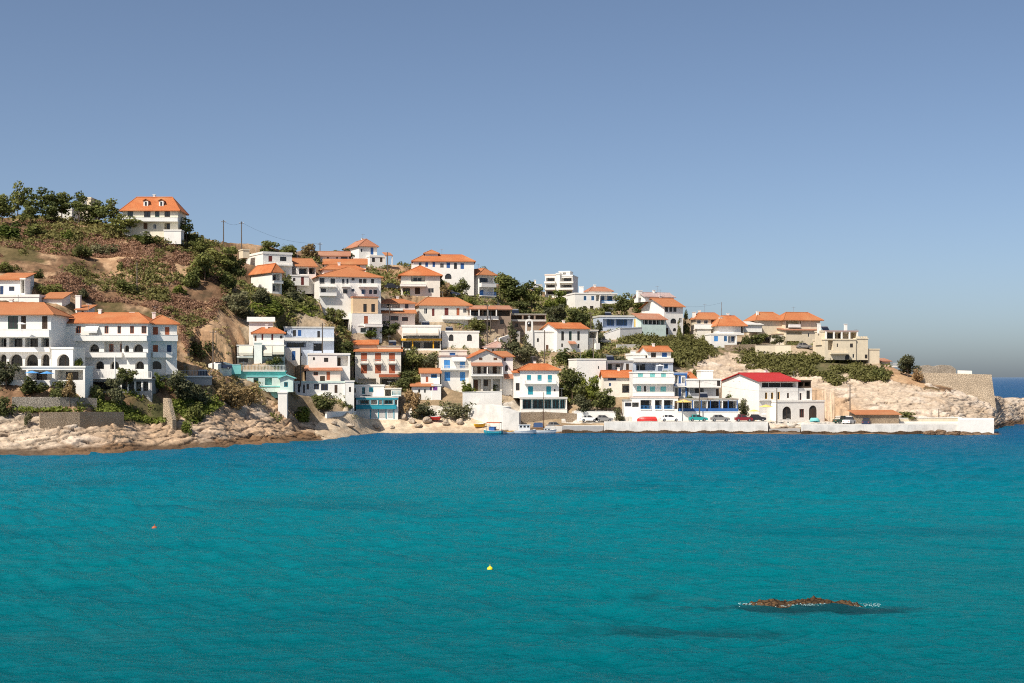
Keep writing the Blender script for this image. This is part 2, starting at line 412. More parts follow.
        if rk in ('gu', 'gw', 'shed', 'hip'):
            yr = float(roof.split()[1]); wr = {'gu': w+L/2, 'hip': w+L/2, 'gw': w, 'shed': w+L}[rk]
            zr = max(s.loc((x0+x1)/2, yr, wr)[1], zt+0.5)
            if rk == 'hip' or rk == 'gu': zr = min(zr, zt+L*0.36+0.3)
        if rk == 'gu':
            for u in (u0, u1): mb.poly([(u, w, zt-0.02), (u, w+L, zt-0.02), (u, w+L/2, zr-0.05)])
        if rk == 'gw':
            for ww in (w, w+L): mb.poly([(u0, ww, zt-0.02), (u1, ww, zt-0.02), ((u0+u1)/2, ww, zr-0.05)])
        if rk == 'shed':
            for u in (u0, u1): mb.poly([(u, w, zt-0.02), (u, w+L, zt-0.02), (u, w+L, zr-0.05)])
            mb.quad((u0, w+L, zt-0.02), (u1, w+L, zt-0.02), (u1, w+L, zr-0.05), (u0, w+L, zr-0.05))
        if yb is None: PADS.append((s.O.x, s.O.y, s.c, s.s_, u0, u1, w, w+L, s.O.z))
        wl = s.part(mb, name, wall)
        s.last = dict(u0=u0, u1=u1, w=w, L=L, zt=zt, zb=zb, zr=zt)
        if roof:
            rm = roof.split()[2] if len(roof.split()) > 2 else 'orange'
            if rk == 'flat': s.flat(u0, u1, w, w+L, zt, rm if rm != 'orange' else wall, float(roof.split()[1]))
            else: s.last['zr'] = zr; s.pitched(rk, u0, u1, w, w+L, zt, zr, rm, ov)
        for p in parts: s.element(T[p[1]], p, zb)
        return s
    def flat(s, u0, u1, w0, w1, zt, m, h):
        """flat roof: a slab with a low parapet round it"""
        o, t = 0.12, 0.28; mb = MB(); z0, z1 = zt-0.18, zt+max(h, 0.1)
        mb.box(u0-o, u1+o, w0-o, w0-o+t, z0, z1); mb.box(u0-o, u1+o, w1+o-t, w1+o, z0, z1)
        mb.box(u0-o, u0-o+t, w0-o+t, w1+o-t, z0, z1); mb.box(u1+o-t, u1+o, w0-o+t, w1+o-t, z0, z1)
        mb.box(u0-o+t, u1+o-t, w0-o+t, w1+o-t, zt-0.01, zt+0.05)
        s.roof = s.part(mb, 'flat_roof', m)
        rg = random.Random(int(abs(u0*37+w0*11+zt*91+s.O.x*13))); W, Dp = u1-u0, w1-w0
        if W > 4 and Dp > 3 and rg.random() < .4:      # roof clutter: water heater with its panel, stair head or aerial
            c = rg.uniform(u0+1.5, u1-1.5); q = w0+Dp*rg.uniform(.35, .7)
            g = MB(); g.prism([(c-.9, q, zt+.25), (c+.9, q, zt+.25), (c+.9, q+1.0, zt+1.05), (c-.9, q+1.0, zt+1.05)], (0, 0, .07)); pn = s.part(g, 'solar_panel', 'panel', s.roof)
            g = MB(); g.tube((c-.8, q+1.15, zt+1.2), (c+.8, q+1.15, zt+1.2), .24, n=10)
            for e in (-.7, .7): g.tube((c+e, q+1.15, zt+.04), (c+e, q+1.15, zt+1.0), .03, n=5)
            s.part(g, 'water_tank', 'metal', pn)
        if W > 3 and rg.random() < .5: s.aerial(rg.uniform(u0+.6, u1-.6), w0+Dp*.6, zt, rg)
    def aerial(s, u, w, z, rg):
        g = MB(); h = rg.uniform(1.6, 2.6); g.tube((u, w, z-.1), (u, w, z+h), .035, n=5); g.tube((u-.5, w, z+h-.15), (u+.5, w, z+h-.15), .025, n=5)
        for k in range(4): g.tube((u-.42+.28*k, w-.3, z+h-.15), (u-.42+.28*k, w+.3, z+h-.15), .02, n=4)
        s.part(g, 'aerial', 'metal', s.roof)
    def pitched(s, rk, u0, u1, w0, w1, ze, zr, m, ov):
        a, b, c, d = u0-ov, u1+ov, w0-ov, w1+ov; t = 0.16
        sl = (zr-ze)/((w1-w0)/2 if rk in ('hip', 'gu') else ((u1-u0)/2 if rk == 'gw' else (w1-w0)))
        z = ze-ov*sl+0.03; zr += 0.03; mb = MB(); um, wm = (u0+u1)/2, (w0+w1)/2
        def sheet(top):
            for q in top:
                mb.prism([(x, y, h) for x, y, h in q], (0, 0, t))
        if rk == 'hip':
            run = min((d-c)/2*.62, (b-a)/2*.8)
            if (b-a) >= (d-c): r0, r1 = (a+run, wm, zr), (b-run, wm, zr)
            else: run = min((b-a)/2*.62, (d-c)/2*.8); r0, r1 = (um, c+run, zr), (um, d-run, zr)
            A, B_, C_, D_ = (a,c,z), (b,c,z), (b,d,z), (a,d,z)
            if (b-a) >= (d-c): sheet([[A,B_,r1,r0], [B_,C_,r1], [C_,D_,r0,r1], [D_,A,r0]])
            else: sheet([[A,B_,r0], [B_,C_,r1,r0], [C_,D_,r1], [D_,A,r0,r1]])
            rid = (r0, r1)
        elif rk == 'gu':
            r0, r1 = (a,wm,zr), (b,wm,zr); sheet([[(a,c,z),(b,c,z),r1,r0], [(b,d,z),(a,d,z),r0,r1]]); rid = (r0, r1)
        elif rk == 'gw':
            r0, r1 = (um,c,zr), (um,d,zr); sheet([[(a,d,z),(a,c,z),r0,r1], [(b,c,z),(b,d,z),r1,r0]]); rid = (r0, r1)
        else:
            sheet([[(a,c,z),(b,c,z),(b,d,zr+ov*sl),(a,d,zr+ov*sl)]]); rid = None
        if rid: mb.tube((rid[0][0], rid[0][1], zr+t), (rid[1][0], rid[1][1], zr+t), 0.14, n=6)
        if rk == 'hip':   # hip caps
            for p_, q_ in (((a,c,z), rid[0]), ((b,c,z), rid[1] if (b-a) >= (d-c) else rid[0]), ((a,d,z), rid[0] if (b-a) >= (d-c) else rid[1]), ((b,d,z), rid[1])): mb.tube((p_[0], p_[1], p_[2]+t), (q_[0], q_[1], q_[2]+t), .11, n=6)
        s.roof = s.part(mb, 'roof', m)
        rg = random.Random(int(abs(u0*41+w0*17+ze*83+s.O.x*19)))
        if b-a > 5 and rk != 'shed':
            if rg.random() < .6:
                c = um+(b-a)*rg.uniform(-.28, .28); q = wm+rg.uniform(-.2, .9); g = MB(); g.box(c-.28, c+.28, q-.28, q+.28, zr-.9, zr+.75); g.box(c-.36, c+.36, q-.36, q+.36, zr+.75, zr+.86); s.part(g, 'chimney', 'white', s.roof)
            if rg.random() < .5: s.aerial(um+(b-a)*rg.uniform(-.25, .25), wm+.3, zr, rg)
    def element(s, T, p, zb):
        k, sd, a, b, za, zc, x = p; col = CC.get(k[1:2], 'white'); kk = k[0]
        def bx(mb, u0, u1, w0, w1, z0, z1):
            q = [T(u0,w0,z0), T(u1,w0,z0), T(u1,w1,z0), T(u0,w1,z0), T(u0,w0,z1), T(u1,w0,z1), T(u1,w1,z1), T(u0,w1,z1)]
            mb.add(q, [(0,3,2,1),(4,5,6,7),(0,1,5,4),(1,2,6,5),(2,3,7,6),(3,0,4,7)])
        mb = MB()
        if kk in 'wa':
            d = x; f = min(0.09, (b-a)*0.12)
            bx(mb, a+.002, a+f, d-.07, d, za+.002, zc-.002); bx(mb, b-f, b-.002, d-.07, d, za+.002, zc-.002)
            bx(mb, a+f, b-f, d-.07, d, za+.002, za+f); bx(mb, a+f, b-f, d-.07, d, zc-f, zc-.002)
            n = max(1, round((b-a)/1.1))
            for i in range(1, n+1 if n > 1 else 1): 
                if i < n: c = a+(b-a)*i/n; bx(mb, c-.035, c+.035, d-.06, d, za+f, zc-f)
            if n == 1 and b-a > 0.7: bx(mb, (a+b)/2-.03, (a+b)/2+.03, d-.06, d, za+f, zc-f)
            wn = s.part(mb, 'arched_window' if kk == 'a' else 'window', col if kk == 'w' else (CC.get(k[2:3], 'dwood')))
            g = MB(); bx(g, a+f, b-f, d-.03, d-.004, za+f, zc-f)
            s.part(g, 'pane', 'bglass' if col in ('blue', 'lblue') else 'glass', wn)
        elif kk == 's':
            d = x; m_ = (a+b)/2
            for u0, u1 in ((a+.01, m_-.015), (m_+.015, b-.01)):
                bx(mb, u0, u1, d-.06, d-.02, za+.02, zc-.02)
                n = max(3, int((zc-za)/0.16))
                for i in range(n):
                    z = za+.05+(zc-za-.1)*i/n; bx(mb, u0+.05, u1-.05, d-.075, d-.06, z, z+(zc-za)*0.5/n)
            s.part(mb, 'shutter', col)
        elif kk == 'd':
            d = x; bx(mb, a+.01, b-.01, d-.06, d-.01, za+.01, zc-.01)
            m_ = (a+b)/2; h = zc-za
            for u0, u1 in ((a+.12, m_-.06), (m_+.06, b-.12)):
                if u1-u0 > .05:
                    bx(mb, u0, u1, d-.085, d-.06, za+h*.08, za+h*.42); bx(mb, u0, u1, d-.085, d-.06, za+h*.5, za+h*.92)
            s.part(mb, 'door', col)
        elif kk in 'br':
            dep = x[0] if x else 1.3
            bx(mb, a, b, -dep, -.003, za, za+.2)
            if kk == 'b':
                t = .13
                bx(mb, a, b, -dep, -dep+t, za+.2, zc); bx(mb, a, a+t, -dep+t, -.004, za+.2, zc); bx(mb, b-t, b, -dep+t, -.004, za+.2, zc)
                bx(mb, a-.04, b+.04, -dep-.04, -dep+t+.04, zc, zc+.07)
                s.part(mb, 'balcony', col)
            else:
                sl = s.part(mb, 'balcony', 'white'); g = MB(); zc = min(max(zc, za+0.95), za+1.3)
                bx(g, a, b, -dep+.02, -dep+.07, zc-.06, zc); bx(g, a, b, -dep+.02, -dep+.07, za+.3, za+.35)
                for e in (a, b-.05): bx(g, e, e+.05, -dep+.07, -.01, zc-.06, zc)
                n = max(2, int((b-a)/.28))
                for i in range(n+1):
                    c = a+(b-a-.045)*i/n; bx(g, c, c+.045, -dep+.02, -dep+.065, za+.2, zc-.06)
                for e in (a, b-.045):
                    for j in range(1, 4): q = -dep+dep*j/4; bx(g, e, e+.045, q, q+.045, za+.2, zc-.06)
                s.part(g, 'railing', col, sl)
        elif kk == 't':
            dep = x[0] if x else 1.4; h = zc-za
            q0 = [T(a,-.01,zc), T(b,-.01,zc), T(b,-dep,za+h*.25), T(a,-dep,za+h*.25)]
            nn = [0,0,0.05]; mb.prism(q0, nn)
            bx(mb, a, b, -dep-.03, -dep, za, za+h*.25+.05)
            s.part(mb, 'awning', col)
        elif kk == 'p':
            dep = x[0] if x else 2.0; rm = {'o': 'orange', 'u': 'rust', 'n': 'tan', 'k': 'wood', 'h': 'lgrey'}.get(k[1:2], 'orange')
            mb.prism([T(a,-.005,zc), T(b,-.005,zc), T(b,-dep,za), T(a,-dep,za)], (0, 0, .13))
            pr = s.part(mb, 'porch_roof', rm)
            if len(x) > 1:
                g = MB(); n = int(x[1]); zf = x[2] if len(x) > 2 else 2.6
                for i in range(n):
                    c = a+.15+(b-a-.3)*i/max(n-1, 1); g = MB(); bx(g, c-.12, c+.12, -dep+.1, -dep+.34, za-zf, za-.01); s.part(g, 'post', 'white', pr)
        elif kk == 'f':
            dep = x[0] if x else .12
            bx(mb, a, b, -dep, -.002, za, zc); s.part(mb, 'band', col)
        elif kk == 'c':
            # box standing free on the roof or terrace, x[0] metres behind the facade
            dep = x[0] if x else 3.0; t = x[1] if len(x) > 1 else max(.6, b-a)
            bx(mb, a, b, dep, dep+t, za-.6, zc); bx(mb, a-.08, b+.08, dep-.08, dep+t+.08, zc, zc+.12)
            s.part(mb, 'chimney', col, getattr(s, 'roof', None))
        elif kk == 'o':
            # dormer window on the roof
            dep = x[0] if x else 1.2
            bx(mb, a, b, dep, dep+2.5, za-.3, zc); m_ = (a+b)/2
            dm = s.part(mb, 'dormer', 'white', s.roof)
            g = MB(); r = zc+(b-a)*.42
            g.prism([T(a-.2,dep-.2,zc-.03), T(m_,dep-.2,r), T(m_,dep+3.2,r), T(a-.2,dep+3.2,zc-.03)], (0,0,.12)); g.prism([T(b+.2,dep-.2,zc-.03), T(m_,dep-.2,r), T(m_,dep+3.2,r), T(b+.2,dep+3.2,zc-.03)], (0,0,.12))
            g.poly([T(a,dep,zc), T(b,dep,zc), T(m_,dep,r)]); g.build('dormer_roof', 'orange', s.roof)
            g = MB(); bx(g, a+.3, b-.3, dep-.05, dep-.005, za+.2, zc-.15); s.part(g, 'dormer_window', 'glass', s.roof)
        elif kk == 'i':
            # pillars along an opening: x = count, inward offset
            n = int(x[0]) if x else 3; off = x[1] if len(x) > 1 else .02; th = x[2] if len(x) > 2 else .3
            for i in range(n):
                c = a+(b-a-th)*i/max(n-1, 1); g = MB(); bx(g, c, c+th, off, off+th, za, zc); s.part(g, 'pillar', col)
        elif kk == 'z':
            # outside stair running up from the lower to the upper corner; x: +1 rises to the right, -1 to the left
            up = x[0] if x else 1; n = max(4, int((zc-za)/.19)); dep = x[1] if len(x) > 1 else 1.3
            for i in range(n):
                e0, e1 = (a+(b-a)*i/n, b) if up > 0 else (a, b-(b-a)*i/n)
                bx(mb, e0, e1, -dep, -.01, za+(zc-za)*i/n-(.8 if i == 0 else 0), za+(zc-za)*(i+1)/n)
            s.part(mb, 'stair', col)
        elif kk == 'x':
            # solar water heater: tilted panel and tank, x[0] metres behind the facade
            dep = x[0] if x else 3
            mb.prism([T(a,dep,za), T(b,dep,za), T(b,dep+1.2,zc-.2), T(a,dep+1.2,zc-.2)], (0,0,.08)); pn = s.part(mb, 'solar_panel', 'panel', getattr(s, 'roof', None))
            g = MB(); g.tube(T(a,dep+1.3,zc-.1), T(b,dep+1.3,zc-.1), .26, n=10); s.part(g, 'water_tank', 'metal', pn)
def house(label, x0, yb, rz=0, d=None, name='house', cat='house', group=None): return House(name, label, cat, x0, yb, rz, d, group)
GV = 'village houses on the hillside'
# ---- hotels on the left point
h = house('long cream hotel with three tiers of dark openings and arches above the left rocks', -30, 369, 0, 247, 'hotel', 'hotel')
h.block(-30, 51, 314, L=10, roof='hip 304', wall='white', ov=.7, el='wg 8 316 18 329;dk 21 316 26 329;dk 42 316 47.5 329;wg -14 316 -5 329;bw -30 330 51 337 1.1;'
  'L -17 338 -3 347 2;L -1 338 6.5 347 2;L 9 338 22.5 347 2;L 25 338 38 347 2;L 41 338 49 347 2;wk -15 339 -5 347;wk 0 339 5 347;wk 11 339 20 347;wk 27 339 36 347;wk 42 339 48 347;'
  'bw -30 347.5 51 352 .8;ao -16 354 -3 366;ao -1 354 6.5 366;ao 9 354 22.5 366;ao 25 354 38 366;ao 41 354 49.5 366;wk 27 358 34 366;wk 10 358 18 366')
h.block(51.5, 73, 348, w=-1.5, L=7, roof='flat .15', el='ao 57 354 69.5 366')
h = house('low shaded terrace with white beam and blue parasols below the cream hotel', -30, 384, 0, 241, 'terrace', 'terrace')
h.block(-30, 85, 366.5, L=4.6, wall='white', roof='flat .1', el='L -28 370 26 380 3.5;L 28.3 370 52 380 3.5;L 55 370 83 380 3.5;wk 30 372 40 380;wk 60 372 72 380')
h = house('white hotel block with red doors, arches and long balconies under an orange roof', 51, 369, 0, 256, 'hotel', 'hotel')
h.block(53, 148, 323, L=10, roof='hip 314', ov=.4, el='wr 76 326 81 333;tf 86 326 99 333 1.2;wr 104.5 326 108.5 333.5;wr 117.5 326 121 333.5;wr 130 326 134 333.5;wr 141.5 326 146.5 333.5;bw 74 335.5 148 341 .9;'
  'ao 89 344 99 352;L 104 341.5 122 352 1.6;wr 107 344 111 352;wr 118 344 121 352;ao 124 345 129 352;ao 133 344 143 352;bw 85 352.5 123 357.5 .8;bw 126 352.5 147.5 357.5 .8;ao 95 361 104 369;ao 110 361 119 369;ao 135 361 144 369;cw 122 311.5 127 315 5')
h.block(60, 75, 327, w=-.6, L=2, roof='flat .1', el='')
h = house('shaded end wing with red doors and an outside stair beside the white hotel', 148, 370, 20, 259, 'hotel', 'hotel')
h.block(148, 177, 324, L=9, wall='white', roof='hip 317', ov=.5, el='dr 153 327 158 335;dr 165 327 169.5 335;bw 148.2 335.5 177 341 1.3;dr 153 345 158 352;dm 167 345 171.5 352;bw 152 352.5 171.5 357.5 1.2;ad 151 361 161.5 369;zw 165 360 177 370 -1')
h = house('open dining terrace with white railing below the white hotel', 86, 393, 3, 251.5, 'terrace', 'terrace')
h.block(86, 152, 379, L=7, wall='grey', roof='flat .08', el='L 88 381.5 118 391 4;L 120 381.5 150 391 4;iw 120 381.5 150 391 5;rw 86 369.5 152 379 .4;sw 130 384 136 391;wk 90 383 110 391')
h = house('grey railed terrace between the white hotel and the bare slope', 181, 384, 12, 266, 'terrace', 'terrace')
h.block(181, 212, 377, L=6, wall='grey', roof='flat .05', el='rx 181 370.5 212 377 .3')
h = house('white flat terraced villa with solar panel on the hill above the hotels', -6, 302, 0, 270, 'villa', 'house')
h.block(-6, 39, 296, L=9, wall='white', roof='flat .3', el='')
h.block(-6, 20, 280, 296, w=3, L=8, roof='shed 274', el='dm 0 286 3.5 295;wm 9 286.5 14.5 291;xw 2 274.5 7 280 4')
h.block(20.5, 25, 278.5, 296, w=2, L=3, roof='flat .1', el='L 21 280 24.5 293')
h = house('small white house with white chimney and orange lean-to roof behind the hotels', 56, 316, 0, 272)
h.block(43, 62, 298.5, 312, L=5, roof='shed 293.5', el='')
h.block(77, 87, 310, 316, w=1, L=5, roof='shed 306', el='a 80 311 85 316;cw 73.8 295.5 78.5 310 1 .9')
# ---- ridge
h = house('big cream villa with two dormers in its orange hip roof on top of the hill', 121, 236, 0, None, 'villa', 'house')
h.block(122.5, 178, 209.5, L=8, roof='hip 197.5', wall='ivory', ov=.6, foot=5, el='wg 127.5 211 133 217;wk 144 211 150.5 218;wg 155 211 159.5 217;wk 164.5 211 170 217;bf 122 218.3 179 222 1.4;w 128 224.5 131.5 229;dn 143.5 223 147.5 229;w 153 224 156.5 229;l 164 222.5 170 231;wk 165 223 169 230;ow 142.5 200.5 147 206 .9;ow 158 200.5 162.5 206 .9')
h.block(164, 181, 230, 244, w=-2.6, L=3.0, wall='white', roof='flat .1', foot=8)
h = house('white house half hidden by the pines on the ridge', 49, 219, 0, 350)
h.block(49, 72, 209, L=8, wall='white', roof='flat .2', el='w 53 211 56 215;w 64 211 67 215', foot=5)
h = house('cream upper storey showing over the pine crowns on the ridge', 81, 214, 0, 356)
h.block(81, 91, 198, L=8, wall='cream', roof='flat .2', el='w 84 201 87 205', foot=6)
# ---- upper left of the village
h = house('cream flat roofed house with blank left wing and white veranda below the two poles', 263, 267, 30, None, group=GV)
h.block(263, 292, 253.5, xs=238, roof='flat .35', wall='white', el='dd 268.5 256 272.3 262;wk 280 256.8 286.5 261;rw 264 262.5 291 265.3 1.2;<w 246 257 247.5 261', foot=4)
h.block(243, 249.5, 249.5, 258, w=5, L=3, wall='cream', roof='flat .1', foot=4)
h = house('white house with orange roof and dark glazed porch below the cream flat roofed house', 296, 277, 22, None, group=GV)
h.block(297, 316, 266.3, xs=287, roof='gu 259.5', wall='white', el='L 299 267.5 308 274 2;wk 300 268.5 307.5 274;L 309 267.5 315.5 274;wk 310 268 315 274;<w 291 268 292.5 271')
h.block(291, 309, 275.5, 285.5, w=-1.5, L=4, wall='white', roof='flat .15', el='dd 301 277 304 285;wd 293 278 295.5 281')
h = house('narrow white house showing a blank sunny side and two stacked dark loggias', 272, 293, 38, None, group=GV)
h.block(272, 281.7, 272.5, xs=251, roof='hip 266', el='l 272.8 274 280.5 281;l 272.8 284 280.5 291.5;wd 274 275 279 281;wk 274 285.5 278 291.5;bw 272.2 281.4 281.6 283.5 .8')
h = house('wide white house with orange roof and two rows of balconies behind a dark bush', 319, 302, 16, None, group=GV)
h.block(319, 381, 276.8, xs=307, roof='hip 269', ov=.6, el='wk 319.5 278 324.5 284;wk 330.5 278.5 335 284;a 342 278.5 344.5 284;a 346.5 278.5 348.5 284;wk 351.5 278 354.5 280.5;wk 359 279 362 283.5;wk 363 279 366.5 283.5;wk 371 279 374 283.5;'
  'rw 319.2 284.3 336 287.2 1.2;rw 341.5 284.3 350 287.2 1.2;rw 358.5 284.3 377 287.2 1.2;wk 320.5 288.5 326 292.5;wk 343 289.3 347.5 293.5;wm 351.5 289 354.5 291.5;wb 361.5 289.5 365.5 294;wm 369 290 372 294;wk 373.5 290 377 294;bw 319.5 293 336 296 1')
h.block(324, 364, 269.5, 277, w=5.5, L=6, wall='white', roof='hip 266', el='')
h = house('two low tiled wings in steps behind the wide white house', 319, 267, 6, 356, group=GV)
h.block(320, 349, 255.8, 262, w=5, L=6, roof='gu 252.3 rust', el='wk 327 257 329 260;wk 336 257 338 260;wk 341 256.7 347.5 259.5')
h.block(324, 366, 264.3, L=5, roof='shed 259.5', el='L 338 265.2 348 269;L 351 265.2 360 269;wk 339 266 347 269', wall='offwhite')
h = house('white two storey house with blue shutter and tiled side porch against the sky', 371, 268, 24, 380, group=GV)
h.block(359, 377, 246.5, xs=345, roof='hip 241.5 rust', el='sb 370.5 247.5 373.5 254.5;wk 361 249 362.3 252', foot=5)
h.block(370, 385, 256.3, w=-2.6, L=4, roof='flat .25', el='wk 372 258 375 262;dk 380 257.5 382.5 262', foot=5)
h.block(382, 386, 256, w=-1, L=3, roof='flat .1', el='po 382.2 253 390 256.3 2.4 2 2.6', foot=5)
# ---- middle left
h = house('peach upper floor with two dark windows over a white ground floor', 361, 333, 20, None, group=GV)
h.block(353, 378, 297, 313.3, xs=351, wall='peach', roof='flat .15 rust', el='wk 363.3 304 366.8 312;wk 371.3 304 375 312', L=8)
h.block(352, 382, 313.6, L=8.6, w=-.4, wall='white', el='dr 364 316 368 324;fw 358 325 381.5 326;wg 360.5 328 366 332.5;wk 369 327.5 372 332;bw 364 324.3 381.5 326.8 1', roof=None)
h = house('white house with two orange tiled bands and a shaded middle balcony', 379, 330, 14, None, group=GV)
h.block(380, 415, 303.5, L=8, wall='pink', roof='hip 300', el='L 380.5 304 400 308.5 1.5;dk 388 304 391 308.5;wd 405 303.5 408.5 308.5;po 379.5 310.3 416 313.5 1.3;wd 390.5 316 398.5 320.5;wd 402 317 408 321;bw 380 308.7 402 310.4 1.3')
h = house('cafe with beige awning over a yellow beam and dark open dining floor', 402, 350, 4, None, 'cafe', 'cafe')
h.block(402, 441, 326, L=9, wall='white', roof='flat .25', el='te 403 328.3 416.7 335.5 1.2;te 417.2 328.3 438.5 335.5 1.2;L 403 335.8 439 338.3 2;fy 401 338.6 441.5 340.6 .5;L 402.5 341 440.5 348.5 5;iy 412 341 434 348.5 2;wk 404 342 420 348;wk 424 342 439 348')
h = house('white wall with two dark arched windows beside the yellow beamed cafe', 442, 347, 6, None)
h.block(442, 479, 331.8, L=8, wall='white', roof='flat .25', el='a 449 334.3 453.5 341;a 467 334.3 472 341')
h = house('white gallery house with tiled roof, long doors and greenery', 426, 322, 12, None, group=GV)
h.block(419, 471, 305.3, L=9, wall='offwhite', roof='hip 298.5', el='dd 432 308.5 434.5 316;dd 444.5 308 448.5 316;dr 456.5 308 459.5 316;w 424 308 427.5 314;bw 442 316 471 319.5 1.2;w 463 308 467 313')
h = house('long taverna with brown pergola roof over a shaded white balcony', 467, 328, 6, None, 'taverna', 'taverna')
h.block(468, 511, 309.5, L=8, wall='brown', roof='shed 306.3 rust', el='L 470 310.5 482 316 3;L 483.5 310.5 496 316 3;L 498 310.5 510 316 3;wk 471 311 480 316;wk 485 311 494 316;pu 469 307.3 496 309.8 2.6 4 1.6;bw 466 316.5 498 319.8 1.3;wk 500 319.5 504 324;wk 486 322 490 326')
h = house('white house with orange gable and bay over a shaded ground floor balcony', 400, 295, 5, None, group=GV)
h.block(401, 440, 274.8, L=10, wall='offwhite', roof='hip 267', ov=.7, el='L 411 276 425 281.5 1.2;w 413 277 422 281.5;bw 400 284.6 426 286.6 1.4;L 403 288 410 294;w 405 288.5 409 293.5;dk 415 287.5 420 294;w 428 288 434 293;cw 421 267.5 423.5 270 4')
h = house('long white house with blue shutters, orange roof and raised tiled lantern', 411, 280, 4, None, group=GV)
h.block(413, 474, 261.3, L=10, roof='hip 255.5', el='wt 418.8 262.5 421.5 265.8;sb 425.3 262.3 428 266.8;sb 432.5 262 435 267;sb 446.5 262.5 450 268;sb 460.5 263.3 464 269;w 440 263 444 268;a 454 262.5 457 269;am 445 273.5 451.5 279', foot=4)
h.block(425, 438, 253.5, 258, w=4, L=4, wall='white', roof='hip 251', el='')
h = house('tall white house with a blank sunny side wall and stacked blue railed balconies', 479, 298, 32, None, group=GV)
h.block(479, 494, 275, xs=454.5, roof='hip 270.8', ov=.7, el='l 479.6 276.5 493.2 283.5 1.4;wm 481 278 490 283.5;bw 479.2 283.6 494 287 1.2;l 479.6 288.5 493.2 296 1.4;sb 482.5 290 486 296;rb 479.2 292.5 494 296.3 1.2;<w 471.8 289 473.5 292', foot=4)
# ---- left shore cluster
h = house('white shed with a sloping top edge beside the bare ochre slope', 246, 345, 10, 304, group=GV)
h.block(249, 273, 321.5, xs=244, roof='shed 318.5 lgrey', L=6, el='', wall='white')
h = house('white house with orange roof above wide beige awnings and a white tower', 253, 363, 10, 295, group=GV)
h.block(253, 284, 333.2, 345, w=2, L=6, roof='hip 328.7', el='dn 254.5 335.5 256.5 341;dd 261.5 334 263.3 340;dd 271.3 334 273.3 340;wd 280 335.5 282.5 338.5')
h.block(237, 285, 345.3, w=-.4, L=8, wall='lgrey', roof='flat .12', el='te 239 346 252.8 355.5 1.6;te 263.5 346 272 356 1.6;te 272.5 346 284 354.5 1.6;fw 237 356.3 253 357.6 1.5;wm 239 358.5 248 362.5;L 262.5 347 284 357 2', base=None)
h.block(254, 262, 342.5, w=-1.8, L=2, wall='white', roof='flat .05', el='')
h = house('long pale blue house with blue doors over a dark shaded ground storey', 284, 366, 8, 317, group=GV)
h.block(284, 334, 327.5, L=7, wall='bluewall', roof='flat .2 lgrey', el='wk 293 330 296 336.5;sb 298 330 301.3 336;wk 317.3 331 320 338.5;wk 285.3 330.5 287 335;bw 283.5 338 334 340.8 1.1;l 285.5 342.3 306 347.3 1;wm 287 342.8 304 347;L 313 343 323 351 2;wk 314 344 322 350;sb 292 351 295.5 360.3;fw 284.2 348.3 300 350;wm 301 353 302 356')
h.block(285, 301, 348, w=-1.1, L=1.5, wall='white', el='sb 292 351 295.5 360.3')
h = house('teal parapet terrace with white balusters above the ochre slope', 225, 378, 12, 283, 'terrace', 'terrace')
h.block(225, 286, 371, L=8, wall='tealwall', roof='flat .05 tealwall', el='bq 224 365 241 374 .8;rw 242 365 285 371.5 .5;')
h.block(247, 289, 376, 392, w=-.8, L=5, wall='mint', roof='flat .1 turq', el='L 253.5 378 258.5 385 2;L 265 378 272 385 2;wk 254 379 258 385;fq 247 386 289 387 .1')
h = house('white cube house with a dark square window and side porch', 308, 367, 10, 310.5, group=GV)
h.block(309, 350, 354, L=7, roof='flat .2', el='am 313 357 315 360.2;wk 324 357.8 328.3 362;l 337 356 348 366 1.5;dk 338 357.5 341 366')
h = house('small pink walled house with faded orange roof below the white cube house', 305, 382, 8, 307, group=GV)
h.block(306, 340.5, 370.7, L=7, wall='pink', roof='shed 366.3 rust', el='wr 313.5 371.8 318 375.5;dk 320 376 325 381.5;dr 326.5 371.5 330 380')
h = house('long low white house with a row of dark blue windows behind a round tree', 294, 398, 6, 304, group=GV)
h.block(295, 345, 382, L=7, wall='white', roof='flat .2 mint', el='wm 297.8 384 300 392.5;wm 303 384.5 305 393;wm 306.5 384 309 389.5;wm 314 384 319 389.5;wm 321 384 328 390.5;dk 334.5 385 337.5 393;fw 295 395 332 396.2 .6')
h.block(345.3, 354, 381, w=-.7, L=7, wall='white', roof='flat .1', el='wn 349 387 351 392')
h = house('pale teal hut with a pediment and white base at the edge of the rock', 280, 403, 6, 281, 'hut', 'hut')
h.block(280, 293, 378, 392, L=5, wall='mint', roof='gw 376 turq', el='wt 284 382 288 387')
h.block(278, 287, 392.3, w=-1, L=4, wall='white', roof='flat .1', el='')
h = house('teal boathouse with white upper floor and wide painted ground floor openings on the beach', 354, 419, 3, 314, 'boathouse', 'boathouse')
h.block(350, 384, 385.5, 398, w=3, L=6, wall='white', roof='flat .2', el='wt 362 387.3 365.2 394;st 369 387.3 373.3 392;w 354 388 356 393')
h.block(356, 398, 397, L=6, wall='white', roof='flat .12 lgrey', el='L 358 400 369.5 404.5 1.2;L 371 400 377 404.5 2;L 378.5 400 382 404.5 1.2;L 383.5 400 393 404.5 1.2;L 395 400 397 405;bt 356 405 396.5 409 .5;dj 359 410 369 418;dh 371 410 377 418;dh 379 410 386 418;dh 388 410 393 418;wt 360 400.3 368 404;wt 384.5 400.3 392 404;ft 356 397.4 398 399.6 .1;it 369.6 400 378.6 404.8 2 -.05 .2;it 382.2 400 394.6 404.8 2 -.05 .25;it 370 409.4 394.3 418.5 4 -.08 .2')
h.block(384, 401, 388.5, 397, w=2.5, L=5, wall='offwhite', roof='flat .05', el='rt 392 391 401 396 .3;L 385 389.5 391 396')
